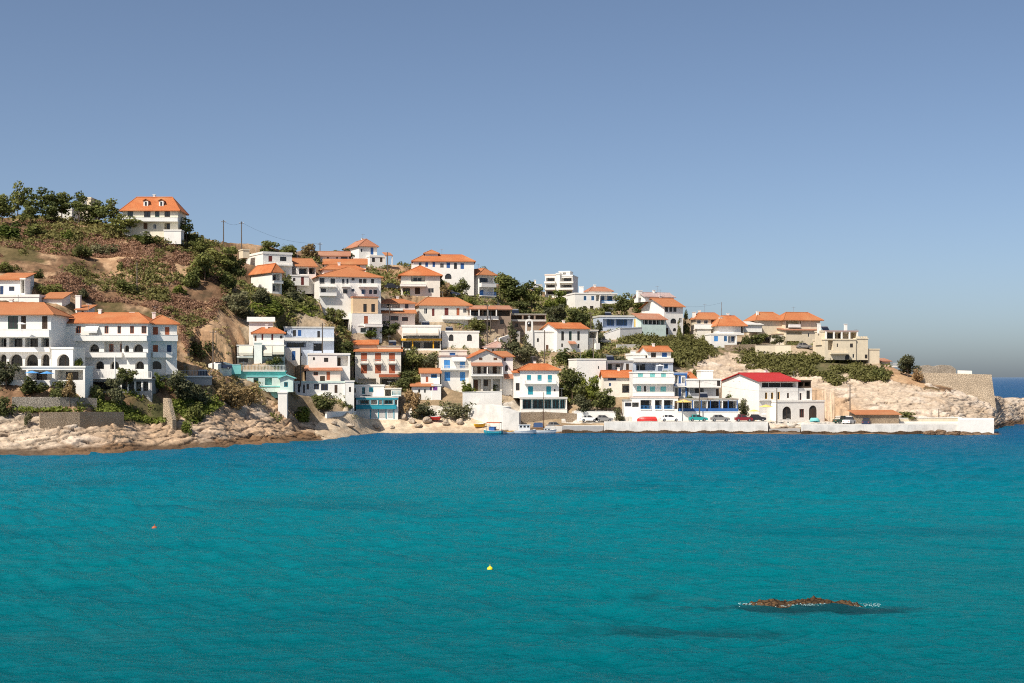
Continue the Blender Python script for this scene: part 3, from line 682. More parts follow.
# ---- red and blue houses by the water, middle
h = house('white house with three brick red door bays and orange tiled eaves', 354, 386, 4, 327, group=GV)
h.block(355, 401, 351.8, L=8, wall='offwhite', roof='shed 347.8', el='dr 361 353 367 361;dr 375 353 381 361;dr 389 353 395 361;rx 359.8 361 368.3 363.5 1;rx 373.8 361 382.3 363.5 1;rx 387.8 361 396.3 363.5 1;dr 361 365 367 373.5;dr 375 365 381 373.5;dr 389 365 395 373.5;br 379 374.5 400.5 377 1.1;L 358 378.5 376 385 2;L 380 378.5 397 385 2.5;wk 382 379.5 395 385')
h.block(353, 377, 344.5, 349, w=5, L=4, wall='cream', roof='shed 340.8')
h.block(377.5, 401, 346, 350, w=4, L=6, wall='cream', roof='flat .1 tan', el='ck 389.5 343.5 392.5 346 2')
h = house('narrow white house with two tiers of sky blue doors and shutters', 440, 384, 10, None, group=GV)
h.block(441, 472, 356, L=8, roof='flat .15 pinktile', el='sl 444 360 450 368.3;sl 460 361.5 465 368.3;tf 451.5 357.5 465.5 361.5 1;fw 440.5 369 472 370.2 .9;sl 444.5 372 450.2 381;sl 460 372 465.3 381;rw 441 366.3 471.5 369.3 .9;cb 452 353 457 355.5 3')
h.block(441, 467, 350.5, 356, w=5, L=4, wall='offwhite', roof='flat .1')
h = house('small white house with two orange roofs and a purple door below the leafy bank', 415, 400, 6, None, group=GV)
h.block(421, 440, 373, 384, w=3, L=5, roof='gu 369.3', el='wl 431 374 437 378;dr 425.8 376.5 428.3 382')
h.block(412, 432, 386.5, L=5, roof='shed 382.8', el='dv 430 387 434 390.5;w 418 389 420.5 393;w 424 389 426 393')
h.block(432, 441, 385, w=-.3, L=6, roof='flat .15', el='dv 433 386.5 437.5 390.5')
h = house('white gabled house with brown shutters over a tiled porch and dark veranda', 471, 394, 12, None, group=GV)
h.block(471, 502, 357.5, L=9, roof='gw 350.3', el='sn 479 356.5 482.5 360.2;sn 493.5 356.5 497.3 360.2;l 472 366 500.5 374 1.6;dk 478.5 366.5 482 374;dk 494 366.5 498 374;wd 485 367 490 373;pu 470.5 363 502 366.3 1.5 3 2.3;bw 471 374.2 502 376.2 1.5;L 473 379 481 391 1.4;L 483 379 491 391 1.4;L 493 379 500 391 1.4;dn 475 380 479 391;wn 485 380 489 386', wall='offwhite')
h.block(502.3, 513, 357, w=1, L=9, wall='white', roof='shed 352', el='wk 503.5 357.5 506 361;a 505 365 508 371;pu 503.5 374.5 513 379 1.2')
h = house('cluster of pale upper rooms with pinkish tiles behind the brown shuttered gable', 483, 351, 10, None, group=GV)
h.block(484, 512, 347.5, L=7, roof='hip 342.5 pinktile', el='wk 485 349 487.5 352;wk 492 349 494 352;wk 497 349 499 352')
h = house('tall white house with teal shutters and a glazed restaurant floor near the boats', 518, 415, 4, None, 'restaurant', 'restaurant')
h.block(520, 559, 370, 398, w=3, L=8, roof='hip 364.8', ov=.5, el='st 527 375 531 380.5;st 537.5 375 541.7 381;st 547.7 375 552 382.5;rw 524.5 379.8 556 384 1;st 528 386.3 533 394.7;st 546.3 386.3 551 394.7;wk 554 389 555.5 391.5')
h.block(514, 520, 373, 398, w=3.6, L=6, wall='white', roof='shed 370', el='wk 515.8 383 519.6 390.5')
h.block(521, 567, 398, L=3, wall='white', roof='flat .2 lgrey', el='L 522.5 399.3 566 409 2.2;wt 523.5 399.8 532 409;wt 533.5 399.8 544 409;wt 545.5 399.8 552 409;wt 553.5 399.8 560 409;wt 561 399.8 565.5 409;bw 521 409.3 567 415.5 .4', ov=.2)
# ---- middle right
h = house('chapel with an open white bell gable on its roof', 524, 352, 10, None, 'chapel', 'chapel')
h.block(531, 556, 331.5, w=1, L=7, wall='white', roof='flat .25', el='am 537 338 539 342;dn 546 345 548.5 351')
def bell_gable(h, x0, x1, yt, yb):
    u0, z0 = h.loc(x0, yb, .6); u1, z1 = h.loc(x1, yt, .6); W = u1-u0; mb = MB(); t = W*.2
    mb.box(u0, u0+t, .6, 1.1, z0-3, z0+(z1-z0)*.62); mb.box(u1-t, u1, .6, 1.1, z0-3, z0+(z1-z0)*.62); mb.box(u0+t, u1-t, .6, 1.1, z0-3, z0+.9)
    n = 10; r = W/2-t; c = (u0+u1)/2; zs = z0+(z1-z0)*.62
    for k in range(n):
        a0, a1 = math.pi*k/n, math.pi*(k+1)/n
        p, q = (c-r*math.cos(a0), zs+r*math.sin(a0)), (c-r*math.cos(a1), zs+r*math.sin(a1)); o0, o1 = (c-(W/2)*math.cos(a0), zs+(r+t)*math.sin(a0)*1.05), (c-(W/2)*math.cos(a1), zs+(r+t)*math.sin(a1)*1.05)
        mb.prism([(p[0], .6, p[1]), (o0[0], .6, o0[1]), (o1[0], .6, o1[1]), (q[0], .6, q[1])], (0, .5, 0))
    mb.box(c-.06, c+.06, .8, .9, zs+r+t, zs+r+t+.9); mb.box(c-.3, c+.3, .8, .9, zs+r+t+.5, zs+r+t+.62)
    g = h.part(mb, 'bell_gable', 'white'); b = MB(); b.lathe([(.32, 0), (.26, .12), (.2, .4), (.08, .5), (0, .52)], 10, (c, .85, zs-.2)); b.build('bell', 'metal', g)
bell_gable(h, 525.5, 533, 315.5, 335)
h = house('low brown taverna with a long dark veranda between the pergola taverna and the chapel', 509, 331, 5, None, 'taverna', 'taverna')
h.block(510, 546, 314, L=6, wall='brown', roof='flat .1 tan', el='L 511 315.5 522 319.5 2.5;L 523.5 315.5 534 319.5 2.5;L 535.5 315.5 545 319.5 2.5;bh 510 319.8 546 321.4 .6;wk 515 323.5 518 327;wk 528 323.5 531 327')
h = house('white gabled house with three tall narrow windows beside the chapel', 557, 352, 20, None, group=GV)
h.block(557, 588, 328.8, xs=541, roof='gu 323.8', el='wk 561.3 331.3 564 340.5;wg 569 331.3 571.7 340.5;wk 577.3 331.3 579.8 340.5;pu 568 341.8 575 344.3 1.2;wk 561.3 343.5 563 347;wk 577.5 344 579.5 348;<w 548 331 549.2 333')
h.block(588.3, 598, 330, w=1, L=6, wall='offwhite', roof='flat .1', el='L 589 332 597 338')
h = house('white apartment block of three balconied storeys on the skyline', 553, 298, -12, None, 'apartment_building', 'apartment building')
h.block(545, 556, 275, L=10, wall='white', roof='flat .3 pink', el='l 546 277.5 555 281.5;wk 547 278 553 281.5;bw 545 281.6 556 283.6 1.3;l 546 284.6 555 288;wk 547 285 553 288;bw 545 288 556 290 1.3;l 546 291 555 294.5;wk 547 291 553 294', foot=5)
h.block(556.2, 560, 273.5, w=-.6, L=10, wall='white', roof='flat .2', foot=5)
h.block(560.2, 572.5, 275.5, L=10, wall='white', roof='flat .2', el='l 561 277.5 572 281.5;wk 563 278 570 281.5;bw 560 281.6 574 283.3 1.3;l 561 284.6 572 288;wk 563 285 570 288;bw 560 288 574 290 1.3;l 561 291 572 295;wk 563 291 570 294', foot=5)
h.block(559, 570, 271.5, 275.5, w=3, L=5, wall='white', roof='flat .15', el='w 563 272.5 566 275')
h = house('white chimney shaft and small gatehouse between the pines and the apartment block', 533, 300, 0, 425, 'hut', 'hut')
h.block(533, 541, 287.5, L=4, wall='offwhite', roof='shed 285 tan', el='L 534.5 289 540 297 2;cw 534 280 536 288 1 .8')
h = house('white house with blue windows and blue balcony under a pale orange roof', 575, 310, 14, None, group=GV)
h.block(575, 600, 293.5, L=9, roof='flat .2', el='wl 583.7 296 586.4 300.3;wl 591.3 296 594.2 300.3;l 596 295 599.5 301;wk 583 306 586.5 309.5;wk 590 306 593.5 309.5', foot=4)
h.block(600.3, 617, 293.5, w=1.5, L=7, roof='flat .1', el='l 601 295.5 616 301;wb 602 296 606 301;wb 609 296 614 301;rl 600.3 301 617 304 1;l 602 305.5 616 309.5', foot=4)
h.block(590, 612, 291, 294, w=4.5, L=5, wall='white', roof='hip 287.8 rust', el='cw 581 286.5 584.5 293 1')
h = house('low grey house with shaded blue windows under a flat concrete slab', 600, 331, 10, None, group=GV)
h.block(600, 642, 316.5, L=8, wall='bluewall', roof='flat .3 lgrey', ov=.2, el='L 603 319 633 327.5 1.2;wb 608 319.5 615 325.5;wb 617.5 319.5 628 325.5;do 634 319 640 327')  # grey-white house; its bluish shade is painted in with the pale blue wall
h = house('large white house stepping down with sunny gable, tiled porch and round windows', 664, 336, 24, None, group=GV)
h.block(664, 683, 306.5, xs=641.5, roof='gu 299.3', ov=.6, el='wk 665 307 668 311.8;wk 669.3 307 672.3 311.8;wk 673.3 307 676.5 311.8;am 670.5 318.5 676.5 323.5;am 673 328 676.3 331.3;wk 677.8 328 681 331.5;dk 666 328 668.3 334.5;<w 646.5 304 648 306;w 679 318 682 323', foot=4)
h.block(641, 666, 319.5, w=-2.6, L=4, wall='mint', roof='shed 314.7 rust', el='L 643 320 665 324.3 2.2;wk 645 320.5 662 324.3;ij 644 320 665 324.3 6 .02 .22')
h.block(645, 674, 297, 302, w=7, L=6, wall='white', roof='gu 293.5 pinktile', el='cw 642 290.5 646 295 2')
h = house('blank sunny white wall beside a small shaded court with dark doorway', 577, 391, 12, 333, group=GV)
h.block(577, 606, 359, L=8, wall='white', roof='flat .1', el='wk 598 366 599 369')
h.block(606.3, 633, 361, w=1.5, L=7, wall='shadewall', roof='flat .15 grey', el='L 608 363 624 370 2;wk 610 364 614 369.5;wk 618 364.5 622 369;dk 626 363.5 629 370')
h = house('low house with bright orange roof and one wide blue window', 603, 397, 4, None, group=GV)
h.block(604, 632, 377.2, L=6, wall='offwhite', roof='gu 371.3', el='wb 608 377.8 616 380.3;wb 609 383 611 386;L 622 384 632 393 2;wm 624 386 630 392')
h = house('white house with orange roof, bay window and blue shutter over a dark terrace', 634, 373, 12, None, group=GV)
h.block(648, 671, 351.5, 362, w=2, L=7, roof='gu 347', el='sb 662 352.5 667 357;wn 651 352.5 656 357.5;dk 646 353 648 357')
h.block(633, 649, 354.5, 362, w=2.5, L=6, wall='white', roof='flat .3', el='wk 645.5 353 647.5 358;cw 634 351 638 355 2')
h.block(633, 673, 362, L=7, wall='bluewall', roof='flat .25 white', el='L 636 363.5 656 370.5 2.4;wm 640 364 648 370.5;wb 664 364 668 368.5;l 658 363.5 663 371 1;bw 633 358.3 673 361.8 .4')
h = house('long white three storey waterfront guesthouse with turquoise doors and blue railed arcade', 632, 416, 2, None, 'guesthouse', 'guesthouse')
h.block(633, 673, 372.3, 396, w=2.2, L=7, roof='flat .15', el='sq 638 373.3 643 377;sq 650 373.3 655 377.3;sq 661 373.3 666 377;bw 632 377.4 673.5 383.8 1.4;sq 637 386 641 391.5;wk 644 386 646 392;sq 650 386.5 655 392;sq 660.5 386.5 666 392;bw 632 392 673.5 396 1.4')
h.block(632, 678, 397, w=-1, L=4, wall='white', roof='flat .12 pink', el='L 640.5 400 651.5 409.5 2.6;L 655 400 662 409.5 2.6;L 664 400 673 409.5 2.6;L 624 402.5 639 407;wm 641.5 400.5 650.5 409.5;wm 656 400.5 661 409.5;wm 665 400.5 672 409.5;rl 640.5 406.5 651.5 410 .12;rl 655 406.5 662 410 .12;rl 664 406.5 674 410 .12;dk 674.5 401 677.5 409')
h.block(624, 632, 400, w=-.5, L=4, wall='white', roof='flat .1 tan', el='wm 625 402.5 631.5 406.5')
h = house('slim blue framed house with orange corner roof beside the guesthouse', 674, 398, 8, None, group=GV)
h.block(674, 687, 373, L=7, wall='white', roof='flat .12 bluewall', el='l 675 374.5 678 383.5;sb 678.5 375.5 681 383.5;w 682 377 685 383.5;l 675 388 678 396.5;sb 678.5 388 681 396;w 682 389 685 396;fb 674 373.4 687 375 .15;fb 685.3 375 687 397 .15;rb 674 383.6 687 386.8 .7')
h.block(687.3, 695, 378.5, w=1, L=6, wall='white', roof='hip 373', el='')
h = house('plain white parapet house with a dark gap under its long wall', 687, 400, 4, None, group=GV)
h.block(687.5, 721, 379.5, 387.5, w=-.6, L=8, wall='white', roof='flat .2', el='wk 717 380.5 720.3 386')
h.block(689, 719, 387.7, w=.6, L=6, wall='shadewall', el='L 690 388.2 704 393;wk 692 389 702 393;dk 716 389 719 396')
h.block(701, 713, 370.5, 379, w=3, L=5, wall='white', roof='flat .12', el='')
h = house('taverna with a blue railed dining deck and straw coloured roof edge by the quay', 683, 416, 2, None, 'taverna', 'taverna')
h.block(678, 738, 399, L=9, wall='white', roof='flat .1 tan', el='L 679 401 692 409 4;L 694 401 707 409 4;L 708 401 722 409 4;L 723 401 737 409 4;fb 678 408.3 738 411.7 .3;wm 680 401.5 691 409;wm 709 401.5 721 409;wm 724 401.5 736 409;ib 692 400.5 737.5 409 6 -.1 .18')
h = house('white quayside building with bright red roof, glazed loft and two arched doors', 759, 420, 26, 326, 'hotel', 'hotel')
h.block(759, 798, 381.3, xs=722, wall='white', roof='gu 373.8 brightred', ov=.5, el='L 762 382.5 796.5 387.3 1.2;wk 763 383 771 387.3;wk 772 383 783 387.3;wk 784 383 795.5 387.3;wy 765 392.5 767.3 399;wy 771 392.5 773.3 399;wy 777.5 392 779.8 399.5;wn 787 393 789 398;<w 733 380 734.3 382;<w 738.5 380 740 382;fh 759 400 798 400.8 .5')
h.block(798.3, 812, 388, w=.2, L=8, wall='white', el='wd 799.5 393 801.5 400;wk 806.5 390.5 810 399')
h.block(798.5, 811, 380.5, 387.8, w=.7, L=5, wall='dwood', roof='flat .1 dwood', el='L 798.9 382.2 803.6 386 4;L 804.6 382.2 810.4 386 4')
h.block(776.5, 824.5, 401, w=-2.2, L=9, wall='white', roof='flat .15', el='ad 782.5 406.3 791.3 419.5;wd 799.5 409 804 417.5;ad 809 405.3 817 420')
h = house('small ochre stone hut with long orange roof at the foot of the cliff', 852, 423, 4, 312, 'hut', 'hut')
h.block(857, 899, 414.8, L=5, wall='stone', roof='shed 411', el='wd 859 412 860 414')
# ---- top right
h = house('house with orange roof and pale railed balcony on the crest beside the bungalow', 696, 338, 8, None, group=GV)
h.block(696, 722, 318.7, L=5, wall='cream', roof='hip 313.5', el='w 697 320 701 324;dn 711 319.8 714 325;w 704 320 708 324;bw 694 324.5 712 329 1.3', foot=5)
h.block(697, 711, 329, w=-1, L=5, wall='offwhite', roof='flat .1', foot=5, el='cw 696 311.8 699 315 3')
h = house('white bungalow with orange hip roof over a lower wing with bright blue windows', 711, 347, 10, None, group=GV)
h.block(719, 744, 324.3, 335, w=3, L=6, roof='hip 316.5', ov=.8, wall='white', el='L 741 326 744 333;cw 722 317 724.8 322 2;cm 733.7 315 734.6 322 3 .2')
h.block(711, 737, 334, L=5, wall='white', roof='flat .2', el='sl 714 336 718 341.3;wl 724 336 727 341.3;l 728.3 336 735.8 343 1.4;wb 729 336.3 731 342;wb 733 336.3 735.5 341.3', foot=4)
h.block(744.3, 762, 325, 332, w=5, L=6, wall='white', roof='shed 322.3 lgrey', el='')
h = house('long cream house with wide orange roof and white chimney on the crest', 757, 345, 14, None, group=GV)
h.block(757, 785, 319.5, 335, w=3, L=7, roof='hip 313', ov=.7, wall='cream', el='cw 760 311.3 761.8 318 2')
h.block(785, 820, 319.3, 333, w=1, L=7, roof='hip 313.2', ov=.8, wall='cream', el='l 786 321 799 328 2;L 800 321 801 326;bf 788 324.5 799 327.5 1')
h.block(786, 820, 330.5, w=-2, L=6, wall='cream', roof='shed 328.7 rust', el='L 786.5 331.5 802 334.5 1.5;L 786.5 341 799 346 2;w 808 333 809.5 337;wd 816 332 818 336', foot=4)
h.block(777, 786, 334, w=-.5, L=5, wall='offwhite', roof='flat .1 brown', foot=4)
h = house('fortress like cream house with roof pergola and battlements at the end of the village', 824, 363, 10, None, 'villa', 'house')
h.block(825, 856, 339.5, 360, L=8, wall='cream', roof='flat .2', el='wk 836.8 343.5 838 347;wk 850 343.5 853 347.5;l 828 340 833 350 1.5;bc 830 353 848 354.2 .8;ad 845 354.5 849.5 360;w 852.5 354 854.5 358', foot=4)
h.block(821, 826, 331, 345, w=2, L=4, wall='cream', roof='flat .15', el='cw 819.8 323.5 822.3 331 1 .8', foot=4)
h.block(826, 858, 331, 339.3, w=1.2, L=6, wall='cream', roof='flat .15 pinktile', el='L 827 332.5 857 339 3;wk 829 333 840 339;dk 842.5 333 846 339;if 825.5 331.5 858 339 5 -.1 .35;cw 848.3 324 850.5 331 2 .8')
h.block(856.2, 868, 338.3, 360, w=.3, L=7, wall='cream', roof='flat .1', el='wk 864.8 354.5 867.5 358.5', foot=4)
for k in range(5): h.block(856.6+k*2.4, 857.8+k*2.4, 336.3, 338.6, w=.3, L=.5, wall='cream')
h.block(868.2, 879.5, 349, w=.8, L=6, wall='cream', roof='flat .1', el='', foot=4)
h = house('tiny whitewashed shed with red roof and white rail beyond the fortress like house', 881, 366, 10, None, 'hut', 'hut')
h.block(881, 890, 361.5, L=4, wall='pink', roof='shed 359 rust', el='rw 890 363 899 367 .1', foot=3)
ROCK = [[(-100,404),(0,409),(45,413),(75,421),(118,421),(150,423),(166,419),(178,421),(182,402),(205,400),(232,396),(258,399),(285,408),(300,416),(325,428),(345,432),(345,480),(-100,480)],
        [(686,372),(700,356),(730,352),(760,366),(800,372),(820,378),(850,374),(884,378),(900,383),(925,384),(950,392),(990,392),(1100,392),(1100,450),(686,450)]]
SAND = [(318,420),(345,414),(480,412),(500,440),(318,440)]
DIRT = [[(192,316),(206,300),(232,312),(246,330),(236,362),(232,384),(186,372),(180,345)], [(330,300),(352,306),(352,338),(334,334),(322,322),(305,312)],
        [(150,258),(185,262),(190,280),(150,284),(92,262),(95,250)], [(884,362),(930,372),(925,392),(900,388),(880,378)], [(640,336),(690,332),(688,344),(660,346)], [(380,262),(402,266),(400,288),(384,284)]]
PAVE = [[(562,423),(840,426),(960,426),(960,417),(840,414),(810,404),(740,410),(562,410)], [(405,409),(525,404),(525,414),(500,412),(405,418)]]
GREEN = [[(612,336),(640,334),(700,338),(722,346),(724,354),(700,360),(690,372),(660,356),(630,346)], [(722,346),(760,352),(790,356),(830,356),(890,374),(884,384),(850,380),(836,384),(815,376),(780,374),(745,368)],
         [(225,296),(300,300),(330,318),(250,318)], [(92,402),(120,402),(160,408),(182,398),(170,424),(118,420),(95,413)]]
nx, ny0, ny1 = 1040, 12, 46
TM = np.concatenate([np.linspace(0, .26, 170, endpoint=False), np.linspace(.26, 1, 150)]); NM = len(TM)
gx = np.linspace(-60, 1080, nx); tt = np.concatenate([np.linspace(-0.14, 0, ny0, endpoint=False), TM, 1+np.linspace(0.02, 2.4, ny1)])
D0 = np.zeros(nx); D1 = np.zeros(nx); ZZ = np.zeros((nx, NM))
for i, p in enumerate(gx):
    D0[i], D1[i], z_ = col_profile(p); ZZ[i] = np.interp(TM, TS, z_)
k = np.ones(7)/7
PX = np.repeat(gx[:, None], len(tt), 1)
DD = D0[:, None]+tt[None, :]*(D1-D0)[:, None]
DD = np.maximum(DD, 60)
Zb = np.zeros_like(DD)
Zb[:, ny0:ny0+NM] = ZZ
Zb[:, :ny0] = tt[None, :ny0]*40
fall = (tt[ny0+NM:]-1)
Zb[:, ny0+NM:] = ZZ[:, -1:]*np.clip(1-0.22*fall-0.10*fall**2, -1, 1)-fall*2.5
XX = (PX-CX)/F*DD
PY = HY-(Zb-H)*F/DD
jx = PX+(fbm(XX*0.35, DD*0.35)-0.5)*16; jy = PY+(fbm(XX*0.35+40, DD*0.35)-0.5)*11
onfront = (tt < 1.06)[None, :] & np.ones_like(PX, bool)
rock = np.zeros(PX.shape)
for p in ROCK: rock = np.maximum(rock, pip(jx, jy, p)*1.0)
sand = pip(jx, jy, SAND)*1.0; rock *= (1-sand)
rock = np.where(DD-D0[:, None] < 4, np.maximum(rock, 1-sand), rock)
dirt = np.zeros(PX.shape); green = np.zeros(PX.shape)
for p in DIRT: dirt = np.maximum(dirt, pip(jx, jy, p)*1.0)
for p in GREEN: green = np.maximum(green, pip(jx, jy, p)*1.0)
green *= (1-rock)
# relief: ledges and clefts in the rock, small hummocks elsewhere
warp = (fbm(XX*0.12, DD*0.12, Zb*0.1)-0.5)*6
r1 = ridged(XX*0.10+warp*0.05, (DD*0.16), (Zb*0.42+XX*0.10), 5)
r2 = ridged(XX*0.5, DD*0.5, Zb*0.9, 3)
led = fbm(XX*0.05, DD*0.2, Zb*1.1-XX*0.22, 4)
def worley(x, y, z, seed=0):
    fx, fy, fz = np.floor(x).astype(np.int64), np.floor(y).astype(np.int64), np.floor(z).astype(np.int64)
    f1 = np.full(x.shape, 9.0); f2 = np.full(x.shape, 9.0); cid = np.zeros(x.shape)
    for i in (-1, 0, 1):
        for j in (-1, 0, 1):
            for k in (-1, 0, 1):
                a, b_, c_ = fx+i, fy+j, fz+k
                d = (a+_hash(a+seed, b_, c_)-x)**2+(b_+_hash(a, b_+seed+7, c_)-y)**2+(c_+_hash(a, b_, c_+seed+13)-z)**2
                nw = d < f1; f2 = np.where(nw, f1, np.minimum(f2, d)); cid = np.where(nw, _hash(a+3, b_+5, c_+11+seed), cid); f1 = np.minimum(f1, d)
    return np.sqrt(f1), np.sqrt(f2), cid
rk_ = rock > 0
crk = np.zeros_like(XX); blk = np.zeros_like(XX); blk2 = np.zeros_like(XX); crk2 = np.zeros_like(XX)
# tilted slabs split by joints: big blocks, then smaller ones
tx = XX*.9+Zb*.35+(fbm(XX*.2, DD*.2, Zb*.2)[...]-.5)*4; tz = Zb*1.0-XX*.16+(fbm(XX*.13+3, DD*.2, Zb*.3)-.5)*3
f1, f2, cid = worley(tx[rk_]*.16, DD[rk_]*.22, tz[rk_]*.62); crk[rk_] = f2-f1; blk[rk_] = cid
f1, f2, cid = worley(tx[rk_]*.5, DD[rk_]*.6, tz[rk_]*1.7, 5); crk2[rk_] = f2-f1; blk2[rk_] = cid
cv = np.clip(1-crk/.16, 0, 1); cv2 = np.clip(1-crk2/.2, 0, 1)
fr_ = tz*.8-np.floor(tz*.8); fr2 = tz*2.3-np.floor(tz*2.3)
fr_ = fr_*np.where(PX > 640, .75, 1.0)
relief = rock*(-.42*fr_**3-.14*fr2**3+(r1-0.5)*0.55+(led-0.5)*1.4+(r2-0.5)*0.35+(blk-.5)*.5-cv*.42+(blk2-.5)*.24-cv2*.16)+(1-rock)*(fbm(XX*0.3, DD*0.3)-0.5)*0.6
blend = np.clip((DD-D0[:, None])/5, 0, 1)
relief = relief*(0.35+0.65*blend)*(tt > -0.02)*np.where((PX > 640) & (rock > 0), .6, .55)
lh = (PX < 330) & (PY < 380); relief = relief+np.where(lh, (1-rock)*((ridged(XX*0.07, DD*0.09, None, 4)-0.5)*1.6), 0)
YD = DD-rock*((r1-0.5)*.8+(blk-.5)*.6+(blk2-.5)*.2-cv*.3-.5*fr_**2)*blend
ZD = Zb+relief
# level the ground where houses stand: fill up to the sills in front and beside, cut away inside
WS = np.zeros_like(ZD); WZ = np.zeros_like(ZD); INS = np.full_like(ZD, 1e9)
for (ox, oy, c, s, u0, u1, w0, w1, zb) in PADS:
    dx, dy = XX-ox, YD-oy
    u = dx*c+dy*s; q = -dx*s+dy*c
    du = np.maximum(np.maximum(u0-u, u-u1), 0); dq = np.maximum(w0-q, 0); db = np.maximum(q-w1, 0)
    ds = np.hypot(du*1.8, np.hypot(dq*1.15, db*3))
    ww = np.clip(1-ds/4.5, 0, 1); ww = ww*ww*(3-2*ww)
    WS += ww**2; WZ += ww**2*zb
    ins = (du < .3) & (dq <= 0.0) & (db <= 0); INS = np.where(ins, np.minimum(INS, zb-0.15), INS)
ww = np.clip(WS**.5, 0, 1); tz = WZ/np.maximum(WS, 1e-6)
shore = np.clip((DD-D0[:, None]-1.0)/4, 0, 1)
ZD = np.where(tz > ZD, ZD+np.minimum(tz-ZD, 1.6)*ww*shore, ZD+(tz-ZD)*ww*0.35*shore)
ZD = np.minimum(ZD, INS)
for (ox, oy, c, s, u0, u1, w0, w1, zb) in PADS:
    if s > .19:   # yards dug into the slope on the sunny side of houses set at an angle
        dx, dy = XX-ox, YD-oy; u = dx*c+dy*s; q = -dx*s+dy*c
        du = np.maximum(u0-u, 0); mk = (u < u0+.3) & (du < 7) & (q < w1+.5) & (q > w0-6)
        ZD = np.where(mk, np.minimum(ZD, zb+.1+.04*du*du+.12*np.maximum(q-w0, 0)), ZD)
for (ox, oy, c, s, u0, u1, w0, w1, zb) in PADS:   # open ground before every front
    dx, dy = XX-ox, YD-oy; u = dx*c+dy*s; q = -dx*s+dy*c
    mk = (u > u0-1) & (u < u1+1) & (q <= w0+.3) & (q > w0-11)
    ZD = np.where(mk, np.minimum(ZD, zb+.05+.16*np.maximum(w0-q-2.5, 0)), ZD)
for (p0, p1, dmin, dmax, zmax) in CUTS:
    mk = (PX > p0) & (PX < p1) & (YD > dmin) & (YD < dmax); ZD = np.where(mk, np.minimum(ZD, zmax), ZD)
chg = np.clip(np.abs(ZD-(Zb+relief))/1.5, 0, 1)*(ZD < INS-.4)*(DD-D0[:, None] > 3)
ZD = ZD-chg*(1-sand)*(ridged(XX*.35+3, DD*.3, ZD*.5, 4)*1.3)*.7
ZD = ZD-chg*(1-sand)*(fbm(XX*1.2, DD*1.2, ZD*1.2, 3)-.4)*.5
def gz(px, d):
    """height of the finished ground"""
    i = min(max((px-gx[0])/(gx[1]-gx[0]), 0), nx-1.001); k = int(i)
    def colz(a): return np.interp(d, DD[a], ZD[a])
    return float(colz(k)*(1-(i-k))+colz(k+1)*(i-k))
V = np.stack([XX, YD, ZD], -1).reshape(-1, 3)
# ground colour
n1 = fbm(XX*0.16, DD*0.10, Zb*0.16, 5); n2 = fbm(XX*0.7, DD*0.5, Zb*0.7, 4); n3 = fbm(XX*0.045+9, DD*0.03, Zb*0.06, 4); nf = vnoise(XX*3.1, DD*2.0, ZD*3.1)
def lerp(a, b, t): return a+(b-a)*np.clip(t, 0, 1)[..., None]
def C(*c): return np.array(c, float)[None, None, :]
scrub = lerp(C(0.165,0.092,0.052), C(0.245,0.152,0.088), (n2-0.35)*2.4)
nq = fbm(XX*0.42+7, DD*0.30, None, 5)
scrub = lerp(scrub, C(0.42,0.275,0.165), (n1-0.53)*8*(0.4+n3)+np.clip((nq-.56)*9, 0, .8))
scrub = lerp(scrub, C(0.10,0.064,0.038), np.clip((.45-nq)*8, 0, .8))
scrub = lerp(scrub, C(0.085,0.06,0.035), (0.42-n2)*5)
scrub = lerp(scrub, C(0.10,0.085,0.035), np.clip((fbm(XX*0.11+31, DD*0.08, None, 5)-0.54)*8, 0, .75))
vill = lerp(C(0.42,0.33,0.23), C(0.26,0.19,0.115), (n1-0.42)*5)
isv = ((PX > 232) & (PX < 900))[..., None]
base = np.where(isv, lerp(scrub, vill, np.clip((PY-285)/30, 0, 1)*0.8+0.1), scrub)
base = lerp(base, lerp(C(0.46,0.305,0.18), C(0.36,0.22,0.125), (n2-0.4)*4), dirt)
base = lerp(base, lerp(C(0.075,0.075,0.03), C(0.12,0.10,0.05), (n2-0.4)*4), green*0.95)
rk = lerp(C(0.53,0.425,0.32), C(0.45,0.345,0.25), (n1-0.38)*3.2)
rk = lerp(rk, C(0.57,0.48,0.39), (fbm(XX*0.2+5, DD*0.2, ZD*0.7, 4)-0.52)*6)
rk = lerp(rk, C(0.47,0.30,0.17), np.clip((n3-0.56)*6, 0, .6))
rgt = np.where(PX > 640, .45, 1.0)
rk = rk*(1+rgt*.36*(blk-.5))[..., None]*(1+rgt*.2*(blk2-.5))[..., None]
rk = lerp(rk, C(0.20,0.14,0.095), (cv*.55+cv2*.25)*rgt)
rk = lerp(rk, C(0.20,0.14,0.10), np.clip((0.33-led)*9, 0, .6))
base = lerp(base, rk, rock)
base = lerp(base, lerp(C(0.58,0.47,0.34), C(0.50,0.38,0.26), (n2-0.4)*4), sand)
wet = np.clip((1.45+1.6*(n1-0.5)+.5*(n2-.5)-ZD)/0.55, 0, 1)*(1-0.75*sand)
base = lerp(base, lerp(C(0.085,0.052,0.030), C(0.17,0.095,0.048), (n1-0.4)*5), wet*0.9)
for p in PAVE: base = lerp(base, lerp(C(0.56,0.52,0.46), C(0.44,0.38,0.31), (n2-0.42)*4), pip(PX, PY, p)*0.95)
base = base*(0.86+0.28*nf)[..., None]
nr = len(tt)
idx = np.arange(nx*nr).reshape(nx, nr)
Q = np.stack([idx[:-1, :-1], idx[1:, :-1], idx[1:, 1:], idx[:-1, 1:]], -1).reshape(-1, 4)
